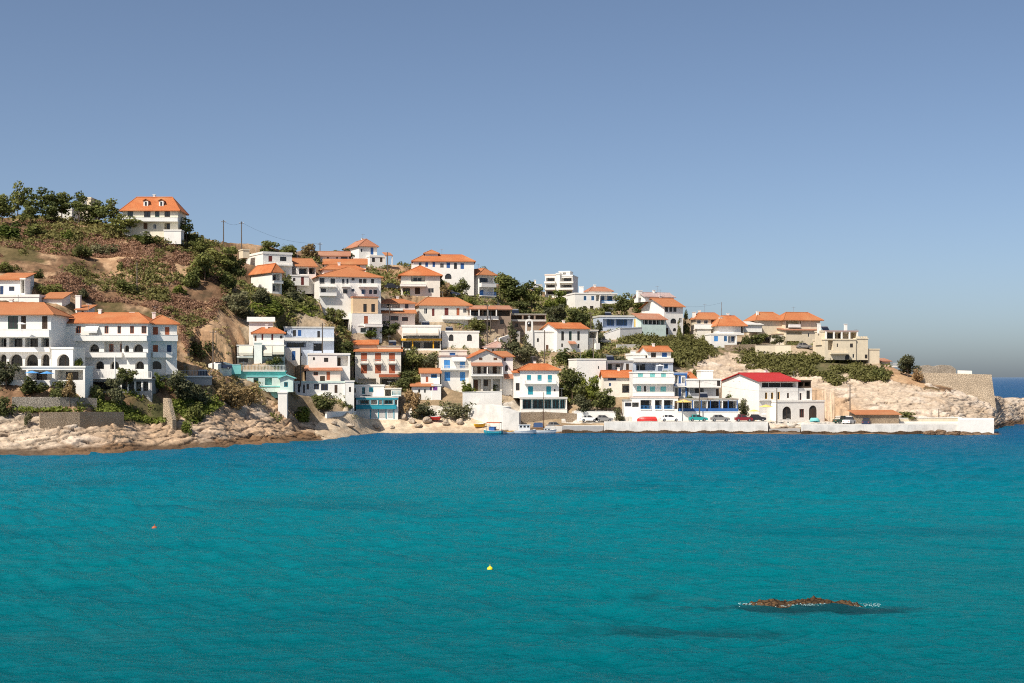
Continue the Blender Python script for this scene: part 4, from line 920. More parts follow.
def grid_mesh(name, V, Q, colour=None):
    me = bpy.data.meshes.new(name); me.vertices.add(len(V)); me.vertices.foreach_set('co', V.astype(np.float32).ravel())
    me.loops.add(Q.size); me.loops.foreach_set('vertex_index', Q.astype(np.int32).ravel())
    me.polygons.add(len(Q)); k = Q.shape[1]
    me.polygons.foreach_set('loop_start', np.arange(0, Q.size, k, dtype=np.int32)); me.polygons.foreach_set('loop_total', np.full(len(Q), k, np.int32))
    me.update(calc_edges=True)
    if colour is not None:
        ca = me.attributes.new('albedo', 'FLOAT_COLOR', 'POINT')
        ca.data.foreach_set('color', np.concatenate([colour, np.ones((len(V), 1))], 1).astype(np.float32).ravel())
    return me
me = grid_mesh('terrain', V, Q, base.reshape(-1, 3))
m, nt, b = new_mat('rock_and_scrub')
at_ = N(nt, 'ShaderNodeAttribute', _attribute_name='albedo')
co = coords(nt)
n_ = noise_out(nt, co, 1.1, 8, 0.7)
hs = N(nt, 'ShaderNodeHueSaturation'); nt.links.new(at_.outputs['Color'], hs.inputs['Color'])
mr = nt.nodes.new('ShaderNodeMapRange'); mr.inputs[1].default_value = 0.3; mr.inputs[2].default_value = 0.7; mr.inputs[3].default_value = 0.72; mr.inputs[4].default_value = 1.22
nt.links.new(n_, mr.inputs[0]); nt.links.new(mr.outputs[0], hs.inputs['Value'])
vo = N(nt, 'ShaderNodeTexVoronoi', Scale=0.8, _feature='DISTANCE_TO_EDGE'); nt.links.new(coords(nt, (0.7, 1, 1.6)), vo.inputs['Vector'])
bp = N(nt, 'ShaderNodeBump', Strength=0.6, Distance=0.4); nt.links.new(n_, bp.inputs['Height'])
nt.links.new(hs.outputs[0], b.inputs['Base Color']); nt.links.new(bp.outputs[0], b.inputs['Normal'])
b.inputs['Roughness'].default_value = 0.95; b.inputs['Specular IOR Level'].default_value = 0.1
me.materials.append(m)
me.polygons.foreach_set('use_smooth', [True]*len(me.polygons))
terrain = bpy.data.objects.new('terrain', me); COL.objects.link(terrain); tag(terrain, kind='structure')

# ------------------------------------------------------------------ sea: one sheet to the horizon with real swell near the eye, seabed below
def sea_mesh():
    rows = 1.0/np.linspace(1/36.0, 1/620.0, 700); rows = np.concatenate([rows, np.geomspace(640, 45000, 60)])
    cols = np.linspace(-0.60, 0.60, 820)
    X = rows[None, :]*cols[:, None]; Y = np.repeat(rows[None, :], len(cols), 0)
    Z = np.zeros_like(X); slope2 = 0
    rng = np.random.RandomState(4)
    calm = 0.35+1.25*np.clip((fbm(X*0.022, Y*0.010, None, 4)-.3)/.4, 0, 1)
    for lam in (0.75, 1.0, 1.4, 2.0, 2.9, 4.2, 6.0, 8.5):
        w1_ = fbm(X/lam/3.2+lam*7, Y/lam/3.2, None, 2)
        for q in range(3):
            a = R(248+rng.uniform(-42, 42)); kx, ky = math.cos(a)*2*math.pi/lam, math.sin(a)*2*math.pi/lam
            ph = kx*X+ky*Y+rng.uniform(0, 6.3)+5.5*w1_+q
            s_ = np.sin(ph); amp = lam*(0.0145 if lam < 3 else 0.007)
            Z += amp*(s_+.25*(s_*s_-.5))*np.clip(1.7-Y/(lam*105), 0, 1)
    Z *= calm
    i = np.arange(X.size).reshape(X.shape)
    Q = np.stack([i[:-1, :-1], i[1:, :-1], i[1:, 1:], i[:-1, 1:]], -1).reshape(-1, 4)
    return grid_mesh('sea', np.stack([X, Y, Z], -1).reshape(-1, 3), Q)
me = sea_mesh()
m, nt, b = new_mat('sea_water')
geo = nt.nodes.new('ShaderNodeNewGeometry')
sep = nt.nodes.new('ShaderNodeSeparateXYZ'); nt.links.new(geo.outputs['Position'], sep.inputs[0])
def cr(stops, fac):
    n = nt.nodes.new('ShaderNodeValToRGB'); e = n.color_ramp.elements
    while len(e) < len(stops): e.new(0.5)
    for q, (p, c) in zip(e, stops): q.position = p; q.color = rgb(c)
    nt.links.new(fac, n.inputs[0]); return n.outputs[0]
def mp(sc):
    q = nt.nodes.new('ShaderNodeMapping'); q.inputs['Scale'].default_value = sc; nt.links.new(geo.outputs['Position'], q.inputs[0]); return q.outputs[0]
big = noise_out(nt, mp((0.012, 0.008, 1)), 1.0, 4)
dist = nt.nodes.new('ShaderNodeMath'); dist.operation = 'MULTIPLY_ADD'; nt.links.new(big, dist.inputs[0]); dist.inputs[1].default_value = 70; nt.links.new(sep.outputs[1], dist.inputs[2])
fac = ramp(nt, dist.outputs[0], 60, 420)
# water colour runs from green near the eye to blue farther off
WATER = [(0.0,(0.0,0.135,0.170)),(0.16,(0.0,0.180,0.215)),(0.34,(0.0,0.185,0.240)),(0.52,(0.0,0.14,0.232)),(0.72,(0.0,0.095,0.20)),(1.0,(0.004,0.06,0.165))]
col = cr(WATER, fac)
patch = noise_out(nt, mp((0.03, 0.05, 1)), 1.0, 5)
col = mixc(nt, ramp(nt, patch, 0.52, 0.85), col, (0.0, 0.10, 0.145))
# sunken rock round the breaking reef darkens the water above it
def shoal(cx, cy, rx, ry, strength):
    global col
    mpn = nt.nodes.new('ShaderNodeMapping'); mpn.inputs['Location'].default_value = (-cx/rx, -cy/ry, 0); mpn.inputs['Scale'].default_value = (1/rx, 1/ry, 0)
    nt.links.new(geo.outputs['Position'], mpn.inputs[0]); ln = nt.nodes.new('ShaderNodeVectorMath'); ln.operation = 'LENGTH'; nt.links.new(mpn.outputs[0], ln.inputs[0])
    ad = nt.nodes.new('ShaderNodeMath'); ad.operation = 'MULTIPLY_ADD'; nt.links.new(shn, ad.inputs[0]); ad.inputs[1].default_value = 1.7; nt.links.new(ln.outputs['Value'], ad.inputs[2])
    f = ramp(nt, ad.outputs[0], 1.95, 1.25); sc = nt.nodes.new('ShaderNodeMath'); sc.operation = 'MULTIPLY'; nt.links.new(f, sc.inputs[0]); sc.inputs[1].default_value = strength
    col = mixc(nt, sc.outputs[0], col, (0.006, 0.052, 0.066))
shn = noise_out(nt, mp((0.6, 0.5, 1)), 1.0, 5, 0.6)
for (px, py, rx, ry, st) in ((805, 610, 7.0, 1.9, .85), (690, 633, 6.2, 1.7, .55), (640, 596, 2.2, .7, .5), (862, 612, 3.4, 1.0, .7), (890, 646, 2.0, .7, .35)):
    d_ = H*F/(py-HY); shoal((px-CX)/F*d_, d_, rx, ry, st)
# pale wind slicks crossing the bay
sl = noise_out(nt, mp((0.02, 0.10, 1)), 1.0, 6, 0.65)
col = mixc(nt, ramp(nt, sl, 0.62, 0.80), col, (0.03, 0.16, 0.18))
w1 = noise_out(nt, mp((0.42, 1.15, 1)), 1.0, 8, 0.74)
bp = N(nt, 'ShaderNodeBump', Strength=1.0, Distance=0.7); nt.links.new(w1, bp.inputs['Height'])
df = nt.nodes.new('ShaderNodeBsdfDiffuse'); nt.links.new(col, df.inputs[0]); nt.links.new(bp.outputs[0], df.inputs['Normal'])
gl = nt.nodes.new('ShaderNodeBsdfGlossy'); gl.inputs['Roughness'].default_value = 0.22; nt.links.new(bp.outputs[0], gl.inputs['Normal'])
fr = nt.nodes.new('ShaderNodeFresnel'); fr.inputs[0].default_value = 1.33; nt.links.new(bp.outputs[0], fr.inputs['Normal'])
mr = nt.nodes.new('ShaderNodeMapRange'); mr.inputs[1].default_value = 0.22; mr.inputs[2].default_value = 0.95; mr.inputs[3].default_value = 0.0; mr.inputs[4].default_value = 0.80; nt.links.new(fr.outputs[0], mr.inputs[0])
mx = nt.nodes.new('ShaderNodeMixShader'); nt.links.new(mr.outputs[0], mx.inputs[0]); nt.links.new(df.outputs[0], mx.inputs[1]); nt.links.new(gl.outputs[0], mx.inputs[2])
nt.links.new(mx.outputs[0], nt.nodes['Material Output'].inputs['Surface'])
me.materials.append(m); me.polygons.foreach_set('use_smooth', [True]*len(me.polygons))
sea = bpy.data.objects.new('sea', me); COL.objects.link(sea); tag(sea, kind='structure')
# ------------------------------------------------------------------ vegetation
M['pine'] = leafmat('pine_needles', (0.075, 0.095, 0.025), (0.22, 0.23, 0.065))
M['olive'] = leafmat('grey_green_leaves', (0.085, 0.09, 0.04), (0.22, 0.215, 0.11))
M['broad'] = leafmat('dark_green_leaves', (0.07, 0.085, 0.025), (0.20, 0.205, 0.065))
M['fresh'] = leafmat('fresh_green_leaves', (0.07, 0.10, 0.018), (0.20, 0.23, 0.04))
M['dry'] = leafmat('dry_brown_foliage', (0.19, 0.13, 0.055), (0.40, 0.295, 0.14))
M['bark'] = plain('bark', (0.13, 0.085, 0.055), 0.9, 0.15)
def leaf_cloud(rng, blobs, n, size, flat=1.0):
    """leaf sprays spread through the volume of several uneven clumps; returns vertices, faces and a tint for each face"""
    wts = np.array([b[3]*b[3]*b[4] for b in blobs]); wts = wts/wts.sum()
    bi = rng.choice(len(blobs), n, p=wts); B = np.array([b[:5] for b in blobs])[bi]
    tint0 = rng.uniform(0, 1, len(blobs))[bi]
    d = rng.normal(size=(n, 3)); d /= np.linalg.norm(d, axis=1)[:, None]
    rr = rng.uniform(0.55, 1.08, n)
    P = B[:, :3]+d*rr[:, None]*np.stack([B[:, 3], B[:, 3], B[:, 4]], 1)
    nrm = d+rng.normal(size=(n, 3))*0.75; nrm[:, 2] += 0.35; nrm /= np.linalg.norm(nrm, axis=1)[:, None]
    a = np.cross(nrm, rng.normal(size=(n, 3))); a /= np.linalg.norm(a, axis=1)[:, None]; b = np.cross(nrm, a)
    s = (size*rng.uniform(0.55, 1.35, n))[:, None]
    q = rng.uniform(0.45, 1.0, (n, 1)); k = nrm*s*rng.uniform(-.35, .35, (n, 1))
    V = np.stack([P-a*s-b*s*q*.35, P+a*s*.2-b*s*q+k, P+a*s+b*s*q*.3, P-a*s*.25+b*s*q+k], 1).reshape(-1, 3)
    tint = np.clip(0.55*tint0+0.45*rng.uniform(0, 1, n)+0.10*(B[:, 2]-0.5), 0, 1)
    return V, np.arange(4*n).reshape(n, 4), tint
def cloud_mesh(name, V, Q, tint, m):
    me = grid_mesh(name, V, Q); at_ = me.attributes.new('tint', 'FLOAT', 'FACE'); at_.data.foreach_set('value', np.asarray(tint, np.float32))
    me.materials.append(M[m] if isinstance(m, str) else m); return me
def crown_mesh(kind, seed):
    rng = np.random.RandomState(seed); bl = []
    if kind == 'pine':
        for i in range(13):
            a = rng.uniform(0, 6.28); r = rng.uniform(0.05, 0.42); bl.append((r*math.cos(a), r*math.sin(a), rng.uniform(0.12, 0.9)*(1-r*.5), rng.uniform(.11, .21), rng.uniform(.05, .11)))
        bl += [(0, 0, .82, .17, .13), (0, 0, .5, .25, .18)]; n, size = 1300, .036
    elif kind == 'cone':
        for i in range(12):
            z = rng.uniform(0.05, 0.95); r = .42*(1-z)*rng.uniform(.3, 1); a = rng.uniform(0, 6.28); bl.append((r*math.cos(a), r*math.sin(a), z, .22*(1.1-z)+.04, .13))
        n, size = 1400, .04
    elif kind == 'bush':
        for i in range(9):
            a = rng.uniform(0, 6.28); r = rng.uniform(.05, .36); bl.append((r*math.cos(a), r*math.sin(a), rng.uniform(.1, .62), rng.uniform(.12, .24), rng.uniform(.2, .36)))
        n, size = 1100, .045
    else:
        for i in range(12):
            a = rng.uniform(0, 6.28); r = rng.uniform(.05, .36); bl.append((r*math.cos(a), r*math.sin(a), .5+rng.uniform(-.38, .34), rng.uniform(.13, .23), rng.uniform(.12, .22)))
        n, size = 1600, .04
    return leaf_cloud(rng, bl, n, size)
CROWN = {}
def crown_data(kind, m, v):
    k = (kind, m, v)
    if k not in CROWN: CROWN[k] = cloud_mesh('crown', *crown_mesh(kind, 11+v*7+len(kind)), m)
    return CROWN[k]
def trunk_data(v, bare):
    k = ('trunk', v, bare)
    if k not in CROWN:
        rng = random.Random(v); mb = MB(); p = Vector((0, 0, -.06)); r = .035
        for i in range(5):
            q = Vector((p.x+rng.uniform(-.035, .035), p.y+rng.uniform(-.03, .03), p.z+.17)); mb.tube(p, q, r, r*.82, 7, False); p = q; r *= .82
            if i >= 1:
                for _ in range(2):
                    a = rng.uniform(0, 6.28); L = rng.uniform(.2, .34); e = p+Vector((L*math.cos(a), L*math.sin(a), rng.uniform(.04, .2))); mb.tube(p, e, r*.6, r*.2, 5, False)
        o = mb.build('trunk', 'bark', smooth=True); CROWN[k] = o.data; bpy.data.objects.remove(o)
    return CROWN[k]
NV = [0]
def plant(label, kind, px, yt, yb, wpx, m=None, d=None, group=None, cat=None, name=None):
    NV[0] += 1; v = NV[0] % 5; rng = random.Random(NV[0]*31)
    d0 = dist_at(px, yb) if d is None else d
    X = (px-CX)/F*d0; z = gz(px, d0) if d is None else H+(HY-yb)/F*d0
    if d is not None: z = min(z, max(gz(px, d0), z-2.0))
    ht = (yb-yt)*d0/F; wd = wpx*d0/F
    tree = kind in ('pine', 'round', 'cone')
    name = name or {'pine': 'pine_tree', 'round': 'tree', 'cone': 'conifer', 'bush': 'bush'}[kind]
    m = m or {'pine': 'pine', 'round': 'broad', 'cone': 'olive', 'bush': 'broad'}[kind]
    e = empty(name, (X, d0, z-.1), rng.uniform(0, 6.28)); tag(e, label, cat or ('tree' if tree else 'bush'), group)
    c = bpy.data.objects.new('crown' if tree else 'leaves', crown_data(kind, m, v)); COL.objects.link(c); c.parent = e
    bare = {'pine': .08, 'round': .12, 'cone': .06, 'bush': -.04}[kind]
    c.location = (0, 0, ht*bare); wf = 1.4 if kind == 'pine' else 1.1; c.scale = (wd*wf, wd*wf, ht*(1-bare)*1.04)
    if tree:
        t = bpy.data.objects.new('trunk', trunk_data(v, 0)); COL.objects.link(t); t.parent = e; t.scale = (max(wd*.8, ht*.35),)*2+(ht*.95,)
    return e
G1, G2, G3, G4 = 'pines along the left ridge', 'trees and bushes on the left slope', 'trees between the village houses', 'bushes between the village houses'
for a in [
 ('lone pine with a bare trunk standing above the ridge bushes', 'pine', 18, 179, 218, 22, 'pine', None, G1),
 ('pine with a drooping dark crown next to the lone bare trunked pine', 'pine', 42, 184, 219, 26, 'pine', None, G1),
 ('spreading pine partly in front of the half hidden white ridge house', 'pine', 62, 190, 219, 27, 'pine', None, G1),
 ('pine with a flat dark crown below the cream upper storey', 'pine', 79, 190, 223, 20, 'pine', None, G1),
 ('broad pine between the cream upper storey and the dormered villa', 'pine', 97, 197, 226, 27, 'pine', None, G1),
 ('tall pine nearest the left side of the dormered villa', 'pine', 112, 199, 231, 24, 'pine', None, G1),
 ('low wide pine just below the left corner of the dormered villa', 'pine', 121, 214, 238, 26, 'pine', None, G1),
 ('leftmost dark pine at the edge of the picture on the ridge', 'pine', 2, 195, 226, 24, 'pine', None, G1),
 ('small pine between the lone pine and the drooping one', 'pine', 30, 198, 226, 18, 'pine', None, G1),
 ('short pine showing under the gap left of the half hidden white house', 'pine', 52, 201, 224, 18, 'pine', None, G1),
 ('dark pine hugging the right side of the dormered villa', 'pine', 186, 219, 244, 22, 'pine', None, G1),
 ('rounded pine at the end of the ridge right of the dormered villa', 'pine', 200, 235, 256, 20, 'pine', None, G1),
 ('wide light green bush under the lone bare trunked pine', 'bush', 8, 216, 238, 34, 'fresh', None, G2),
 ('mid green bush right below the drooping ridge pine', 'bush', 34, 219, 236, 30, 'pine', None, G2),
 ('bright green bush on the slope below the ridge pines', 'bush', 67, 225, 240, 16, 'fresh', None, G2),
 ('oval dark bush on the brown slope below the bright green bush', 'bush', 83, 242, 258, 24, 'broad', None, G2),
 ('grey green bush below the left corner of the dormered villa', 'bush', 104, 240, 254, 26, 'olive', None, G2),
 ('low green bush in front of the dormered villa', 'bush', 150, 230, 244, 26, 'pine', None, G2),
 ('leafy bush under the white skirt wall of the dormered villa', 'bush', 136, 231, 241, 20, 'fresh', None, G2),
 ('large dark shrub cluster on the slope left of the cream flat roofed house', 'round', 205, 250, 282, 34, 'pine', None, G2),
 ('tall dark tree at the head of the gully below the two poles', 'round', 222, 242, 268, 30, 'pine', None, G2),
 ('dark tree beside the blank left wing of the cream flat roofed house', 'round', 236, 246, 275, 22, 'broad', None, G2),
 ('dense dark bush at the bottom of the gully shrubs', 'bush', 190, 262, 284, 26, 'pine', None, G2),
 ('yellow green bush on the slope below the gully shrubs', 'bush', 178, 280, 292, 18, 'fresh', None, G2),
 ('wide dark bush left of the narrow house with stacked loggias', 'bush', 228, 268, 290, 26, 'pine', None, G2),
 ('olive bush below the stacked loggia house on its left', 'round', 236, 290, 316, 28, 'olive', None, G2),
 ('small grey bush on the middle of the brown slope', 'bush', 50, 277, 290, 24, 'pine', None, G2),
 ('flat dark bush on the brown slope above the hotels', 'bush', 36, 267, 278, 20, 'broad', None, G2),
 ('flat green bush at the left edge of the brown slope', 'bush', 6, 258, 270, 20, 'pine', None, G2),
 ('round dark bush on the tan patch of the brown slope', 'bush', 120, 259, 270, 10, 'broad', None, G2),
 ('long green bush on the lower right part of the brown slope', 'bush', 128, 274, 289, 26, 'pine', None, G2),
 ('dark bush hanging over the slope right of the hotels', 'bush', 200, 313, 332, 26, 'broad', None, G2),
 ('light bush on the slope just above the hotel roofs', 'bush', 80, 283, 294, 22, 'olive', None, G2),
 ('dark tree on the ridge directly behind the cream flat roofed house', 'round', 266, 240, 262, 24, 'pine', 358, G3),
 ('round tree on the ridge above the glazed porch house', 'round', 288, 241, 264, 22, 'pine', 358, G3),
 ('brownish dry tree between the ridge pole and the round tree', 'round', 309, 243, 266, 22, 'dry', 360, G3),
 ('spreading tree left of the house with the blue shutter', 'round', 343, 244, 262, 24, 'broad', 366, G3),
 ('low tree beside the two poles on the ridge', 'round', 248, 244, 256, 18, 'broad', 352, G3),
 ('silvery shrub in front of the stacked loggia house', 'bush', 262, 286, 304, 24, 'olive', None, G4),
 ('grey green round bush between the stacked loggia house and the wide white house', 'bush', 295, 285, 303, 26, 'olive', None, G4),
 ('dark green tree rising against the front of the wide white house', 'round', 335, 287, 313, 26, 'broad', None, G3),
 ('green tree between the stacked loggia house and the porch steps', 'round', 288, 274, 294, 14, 'broad', None, G3),
 ('light grass green bush on the ochre bank below the loggia house', 'bush', 270, 300, 316, 40, 'fresh', None, G4),
 ('scrubby bush on the left of the ochre bank', 'bush', 246, 302, 318, 26, 'olive', None, G4),
 ('oval dark bush on the ochre ground left of the peach house', 'bush', 341, 323, 334, 16, 'broad', None, G4),
 ('round green tree beside the long pale blue house', 'round', 342, 339, 356, 22, 'broad', None, G3),
 ('tree with a dusty crown on the bank right of the peach house', 'round', 389, 321, 340, 24, 'broad', None, G3),
 ('yellow green shrub at the foot of the peach house', 'bush', 370, 332, 342, 18, 'fresh', None, G4),
 ('pale olive tree left of the white gallery house', 'round', 426, 308, 328, 22, 'olive', None, G3),
 ('dark climbing plant on the terrace of the white gallery house', 'bush', 448, 316, 331, 12, 'broad', None, G4),
 ('leafy bush under the balcony right of the white gallery house', 'bush', 478, 318, 333, 22, 'broad', None, G4),
 ('tree with thin foliage above the two orange banded house', 'bush', 395, 290, 301, 16, 'fresh', None, G4),
 ('dusty bush on the steep bank behind the parked hillside car', 'bush', 400, 280, 290, 14, 'dry', None, G4),
 ('clipped shrub in front of the orange gabled bay house', 'cone', 428, 285, 302, 10, 'broad', None, G3),
 ('low bush left of the tall blank walled house', 'bush', 444, 284, 300, 16, 'dry', None, G4),
 ('round green bush below the tall blank walled house', 'bush', 466, 296, 306, 14, 'fresh', None, G4),
 ('broad leafy tree filling the slope under the yellow beam', 'round', 413, 346, 372, 26, 'broad', None, G3),
 ('brownish tree left of the sky blue shuttered house', 'round', 430, 352, 374, 22, 'olive', None, G3),
 ('dark tree below the brick red balconies on the right', 'round', 405, 368, 388, 24, 'broad', None, G3),
 ('reedy dry shrub between the boathouse and the purple door house', 'round', 412, 384, 418, 18, 'dry', None, G3),
 ('tall dry reeds at the back of the beach', 'bush', 424, 400, 418, 28, 'olive', None, G4),
 ('olive bush on the beach bank left of the white boat ramp', 'bush', 458, 398, 417, 32, 'olive', None, G4),
 ('green vine bush under the veranda with brown shutters', 'bush', 468, 378, 394, 18, 'fresh', None, G4),
 ('potted vine bush right under the dark veranda', 'bush', 494, 380, 393, 16, 'broad', None, G4),
 ('large pine behind the tall blank walled house', 'round', 502, 268, 300, 28, 'pine', 392, G3),
 ('biggest dark pine left of the apartment block', 'round', 519, 276, 306, 34, 'pine', None, G3),
 ('low wide pine just left of the chimney shaft', 'round', 532, 283, 308, 24, 'pine', None, G3),
 ('small pine between two houses on the crest', 'round', 487, 266, 290, 16, 'pine', 396, G3),
 ('dark spreading tree below the big pine', 'round', 525, 300, 322, 34, 'broad', None, G3),
 ('green bush under the long white house with the raised lantern', 'bush', 440, 268, 284, 16, 'broad', 371, G4),
 ('dark shrub below the raised lantern house on its right', 'bush', 462, 268, 284, 18, 'pine', 371, G4),
 ('small shrub by the arch of the raised lantern house', 'bush', 452, 276, 286, 10, 'fresh', 370, G4),
 ('light green bush in front of the apartment block on its left', 'bush', 550, 294, 310, 16, 'fresh', None, G4),
 ('bush with a yellowish top before the apartment block', 'round', 561, 289, 310, 16, 'fresh', None, G3),
 ('dark shrub at the right corner of the apartment block', 'round', 573, 288, 306, 10, 'broad', None, G3),
 ('grey green tree left of the gabled house roof', 'round', 555, 303, 328, 24, 'olive', None, G3),
 ('dark tree behind the roof of the gabled house', 'round', 580, 306, 330, 26, 'broad', None, G3),
 ('dense olive tree right of the gabled house', 'cone', 598, 316, 344, 18, 'olive', None, G3),
 ('silver green conifer pair in front of the chapel, left one', 'cone', 510, 328, 362, 26, 'olive', None, G3),
 ('silver green conifer closest to the chapel wall', 'cone', 527, 332, 362, 22, 'olive', None, G3),
 ('shrub on the slope left of the two silver conifers', 'bush', 496, 330, 345, 18, 'broad', None, G4),
 ('round tree in front of the large stepped white house', 'round', 624, 292, 317, 24, 'broad', None, G3),
 ('tree against the wall between the blue windowed houses', 'round', 637, 294, 316, 18, 'pine', None, G3),
 ('dark bush under the blue windowed house on the crest', 'round', 606, 303, 318, 16, 'broad', None, G3),
 ('climbing plant on the corner of the large stepped white house', 'cone', 679, 310, 336, 7, 'broad', 372, G3),
 ('dark cypress like tree right of the large stepped white house', 'cone', 686, 308, 334, 9, 'broad', None, G3),
 ('hazy olive tree above the blank sunny wall', 'round', 612, 342, 362, 34, 'olive', None, G3),
 ('green bush in front of the gabled house, left half', 'bush', 566, 346, 362, 28, 'broad', None, G4),
 ('green bush in front of the gabled house, right half', 'bush', 588, 348, 361, 18, 'fresh', None, G4),
 ('big dark tree between the restaurant and the blank sunny wall', 'round', 572, 360, 402, 32, 'broad', None, G3),
 ('lighter leafy tree on the right edge of the big dark tree', 'round', 590, 374, 402, 18, 'fresh', None, G3),
 ('shade tree over the garden right of the restaurant', 'round', 606, 388, 415, 30, 'broad', None, G3),
 ('smaller shade tree at the left end of the waterside garden', 'round', 583, 394, 414, 22, 'olive', None, G3),
 ('garden bush at the right end of the waterside garden', 'round', 619, 402, 419, 12, 'olive', None, G3),
 ('tree standing in front of the slim blue framed house', 'round', 691, 392, 416, 16, 'broad', 326, G3),
 ('dark tree in front of the plain parapet house', 'round', 707, 393, 412, 18, 'broad', 326, G3),
 ('bright green bush against the white gable of the red roofed building', 'round', 729, 387, 408, 18, 'fresh', 330, G3),
 ('drooping brownish creeper tree left of the red roofed building', 'round', 742, 398, 420, 14, 'olive', 326, G3),
 ('shrub behind the orange corner roof', 'bush', 694, 366, 380, 14, 'broad', None, G4),
 ('dark green tree in the yard of the blue windowed bungalow', 'round', 760, 331, 346, 20, 'broad', None, G3),
 ('grey green tree beside the cream fence wall', 'round', 779, 334, 346, 18, 'olive', None, G3),
 ('small tree on the terrace left of the bungalow', 'bush', 746, 333, 347, 12, 'broad', None, G4),
 ('small tree in front of the fortress like house', 'round', 821, 340, 354, 10, 'olive', None, G3),
 ('shrub below the crest house left of the bungalow', 'round', 717, 318, 338, 14, 'broad', None, G3),
 ('large round tree alone on the cape beyond the last house', 'round', 908, 351, 377, 24, 'olive', None, G3),
 ('low round bush at the foot of the lone cape tree', 'bush', 918, 366, 382, 14, 'dry', None, G4),
 ('bush at the fort wall top near the cape end', 'bush', 968, 368.5, 377, 12, 'broad', 357, G4),
 ('dark bush below the right corner of the fortress like house', 'bush', 877, 362, 379, 20, 'broad', None, G4),
 ('spreading low tree right of the small stone hut', 'round', 909, 408, 421, 22, 'broad', 318, G3),
 ('small bush beside the pier wall near the cape', 'bush', 930, 413, 420, 9, 'broad', 318, G4),
 ('grey green tree at the left edge below the cream hotel', 'round', 6, 362, 392, 28, 'olive', None, G2),
 ('brown crowned tree in front of the cream hotel arches', 'round', 70, 360, 394, 16, 'dry', 238, G2),
 ('dark bush under the low shaded terrace', 'bush', 34, 378, 397, 34, 'broad', None, G2),
 ('leafy shrub at the right end of the low shaded terrace', 'round', 58, 374, 397, 20, 'broad', 238, G2),
 ('fresh yellow green climber at the corner of the two hotels', 'round', 78, 342, 370, 11, 'fresh', 247, G2),
 ('round dark tree on the terrace before the white hotel', 'round', 127, 355, 374, 22, 'broad', 250, G2),
 ('yellowish palm like shrub at the white terrace end', 'round', 157, 370, 392, 14, 'fresh', None, G2),
 ('grey green big shrub hanging over the rocks right of the hotels', 'round', 178, 370, 402, 34, 'olive', None, G2),
 ('tall olive tree in front of the dining terrace posts', 'round', 116, 376, 408, 20, 'olive', None, G2),
 ('dark shrub below the dining terrace', 'bush', 98, 384, 404, 22, 'broad', None, G2),
 ('ivy tuft on the stone terrace wall, left one', 'bush', 28, 396, 410, 8, 'olive', 232.2, G2),
 ('ivy tuft in the middle of the stone terrace wall', 'bush', 50, 397, 410, 7, 'fresh', 233.2, G2),
 ('ivy tuft near the right end of the stone terrace wall', 'bush', 76, 396, 410, 10, 'broad', 235, G2),
 ('bush at the left edge above the bare rock', 'bush', 6, 391, 412, 22, 'broad', None, G2),
 ('olive shrub beside the leaning concrete prow', 'bush', 200, 378, 404, 30, 'olive', None, G2),
 ('wide dry golden shrub at the rim of the rocks', 'bush', 226, 375, 402, 36, 'dry', None, G2),
 ('dry brown shrub under the teal terrace', 'bush', 246, 380, 402, 26, 'dry', None, G2),
 ('dark green trailing bush in the cleft below the grey terrace', 'bush', 192, 398, 418, 30, 'pine', None, G2),
 ('bright trailing bush on the rock right of the concrete prow', 'bush', 188, 417, 432, 16, 'fresh', None, G2),
 ('trailing green bush along the edge of the rock near the beach', 'bush', 302, 402, 420, 26, 'fresh', None, G2),
 ('leafy planting on the teal terrace', 'bush', 275, 360, 372, 20, 'broad', None, G4),
 ('round shade tree in front of the long low white house', 'round', 324, 391, 415, 26, 'broad', None, G3),
 ('clipped bush on the terrace near the boathouse', 'bush', 348, 403, 413, 15, 'broad', None, G4),
 ('small bush beside the low white beach wall', 'bush', 340, 395, 404, 12, 'fresh', None, G4),
]: plant(*a)

# dense low cover: countless twiggy tufts over the slopes, one mesh for each sort
def ground_cover(name, m, regions, seed, dens, hgt, wid, thresh=0.5):
    rng = np.random.RandomState(seed); bl = []
    for poly in regions:
        xs = [p[0] for p in poly]; ys = [p[1] for p in poly]
        n = int(dens*(max(xs)-min(xs))*(max(ys)-min(ys)))
        px = rng.uniform(min(xs), max(xs), n); py = rng.uniform(min(ys), max(ys), n); ok = pip(px, py, poly)
        for x, y in zip(px[ok], py[ok]):
            d = dist_at(x, y); X = (x-CX)/F*d
            if fbm([X*.09+seed], [d*.09], None, 3)[0] < thresh: continue
            if any(u0-.8 < (X-ox)*c+(d-oy)*s < u1+.8 and w0-2.0 < -(X-ox)*s+(d-oy)*c < w1 for (ox, oy, c, s, u0, u1, w0, w1, zb) in PADS): continue
            k = rng.uniform(.3, 1.0)+.9*fbm([X*.3+seed], [d*.3], None, 2)[0]; bl.append((X, d, gz(x, d)+hgt*k*.35, wid*k, hgt*k*.6))
    if not bl: return
    V, Q, t = leaf_cloud(rng, bl, min(len(bl)*16, 90000), wid*.30)
    o = bpy.data.objects.new(name, cloud_mesh(name, V, Q, t, m)); COL.objects.link(o); tag(o, kind='stuff'); return o
M['heath'] = leafmat('dry_heath', (0.115, 0.068, 0.04), (0.275, 0.17, 0.10))
M['heathg'] = leafmat('green_heath', (0.065, 0.07, 0.022), (0.17, 0.16, 0.05))
SLOPE = [[(-10,222),(60,222),(120,240),(190,244),(240,262),(226,300),(200,330),(186,356),(178,322),(130,304),(60,292),(-10,272)]]
ground_cover('dry_heath', 'heath', SLOPE, 3, .55, .5, .55, .46)
ground_cover('green_heath', 'heathg', SLOPE, 8, .16, .9, .85, .50)
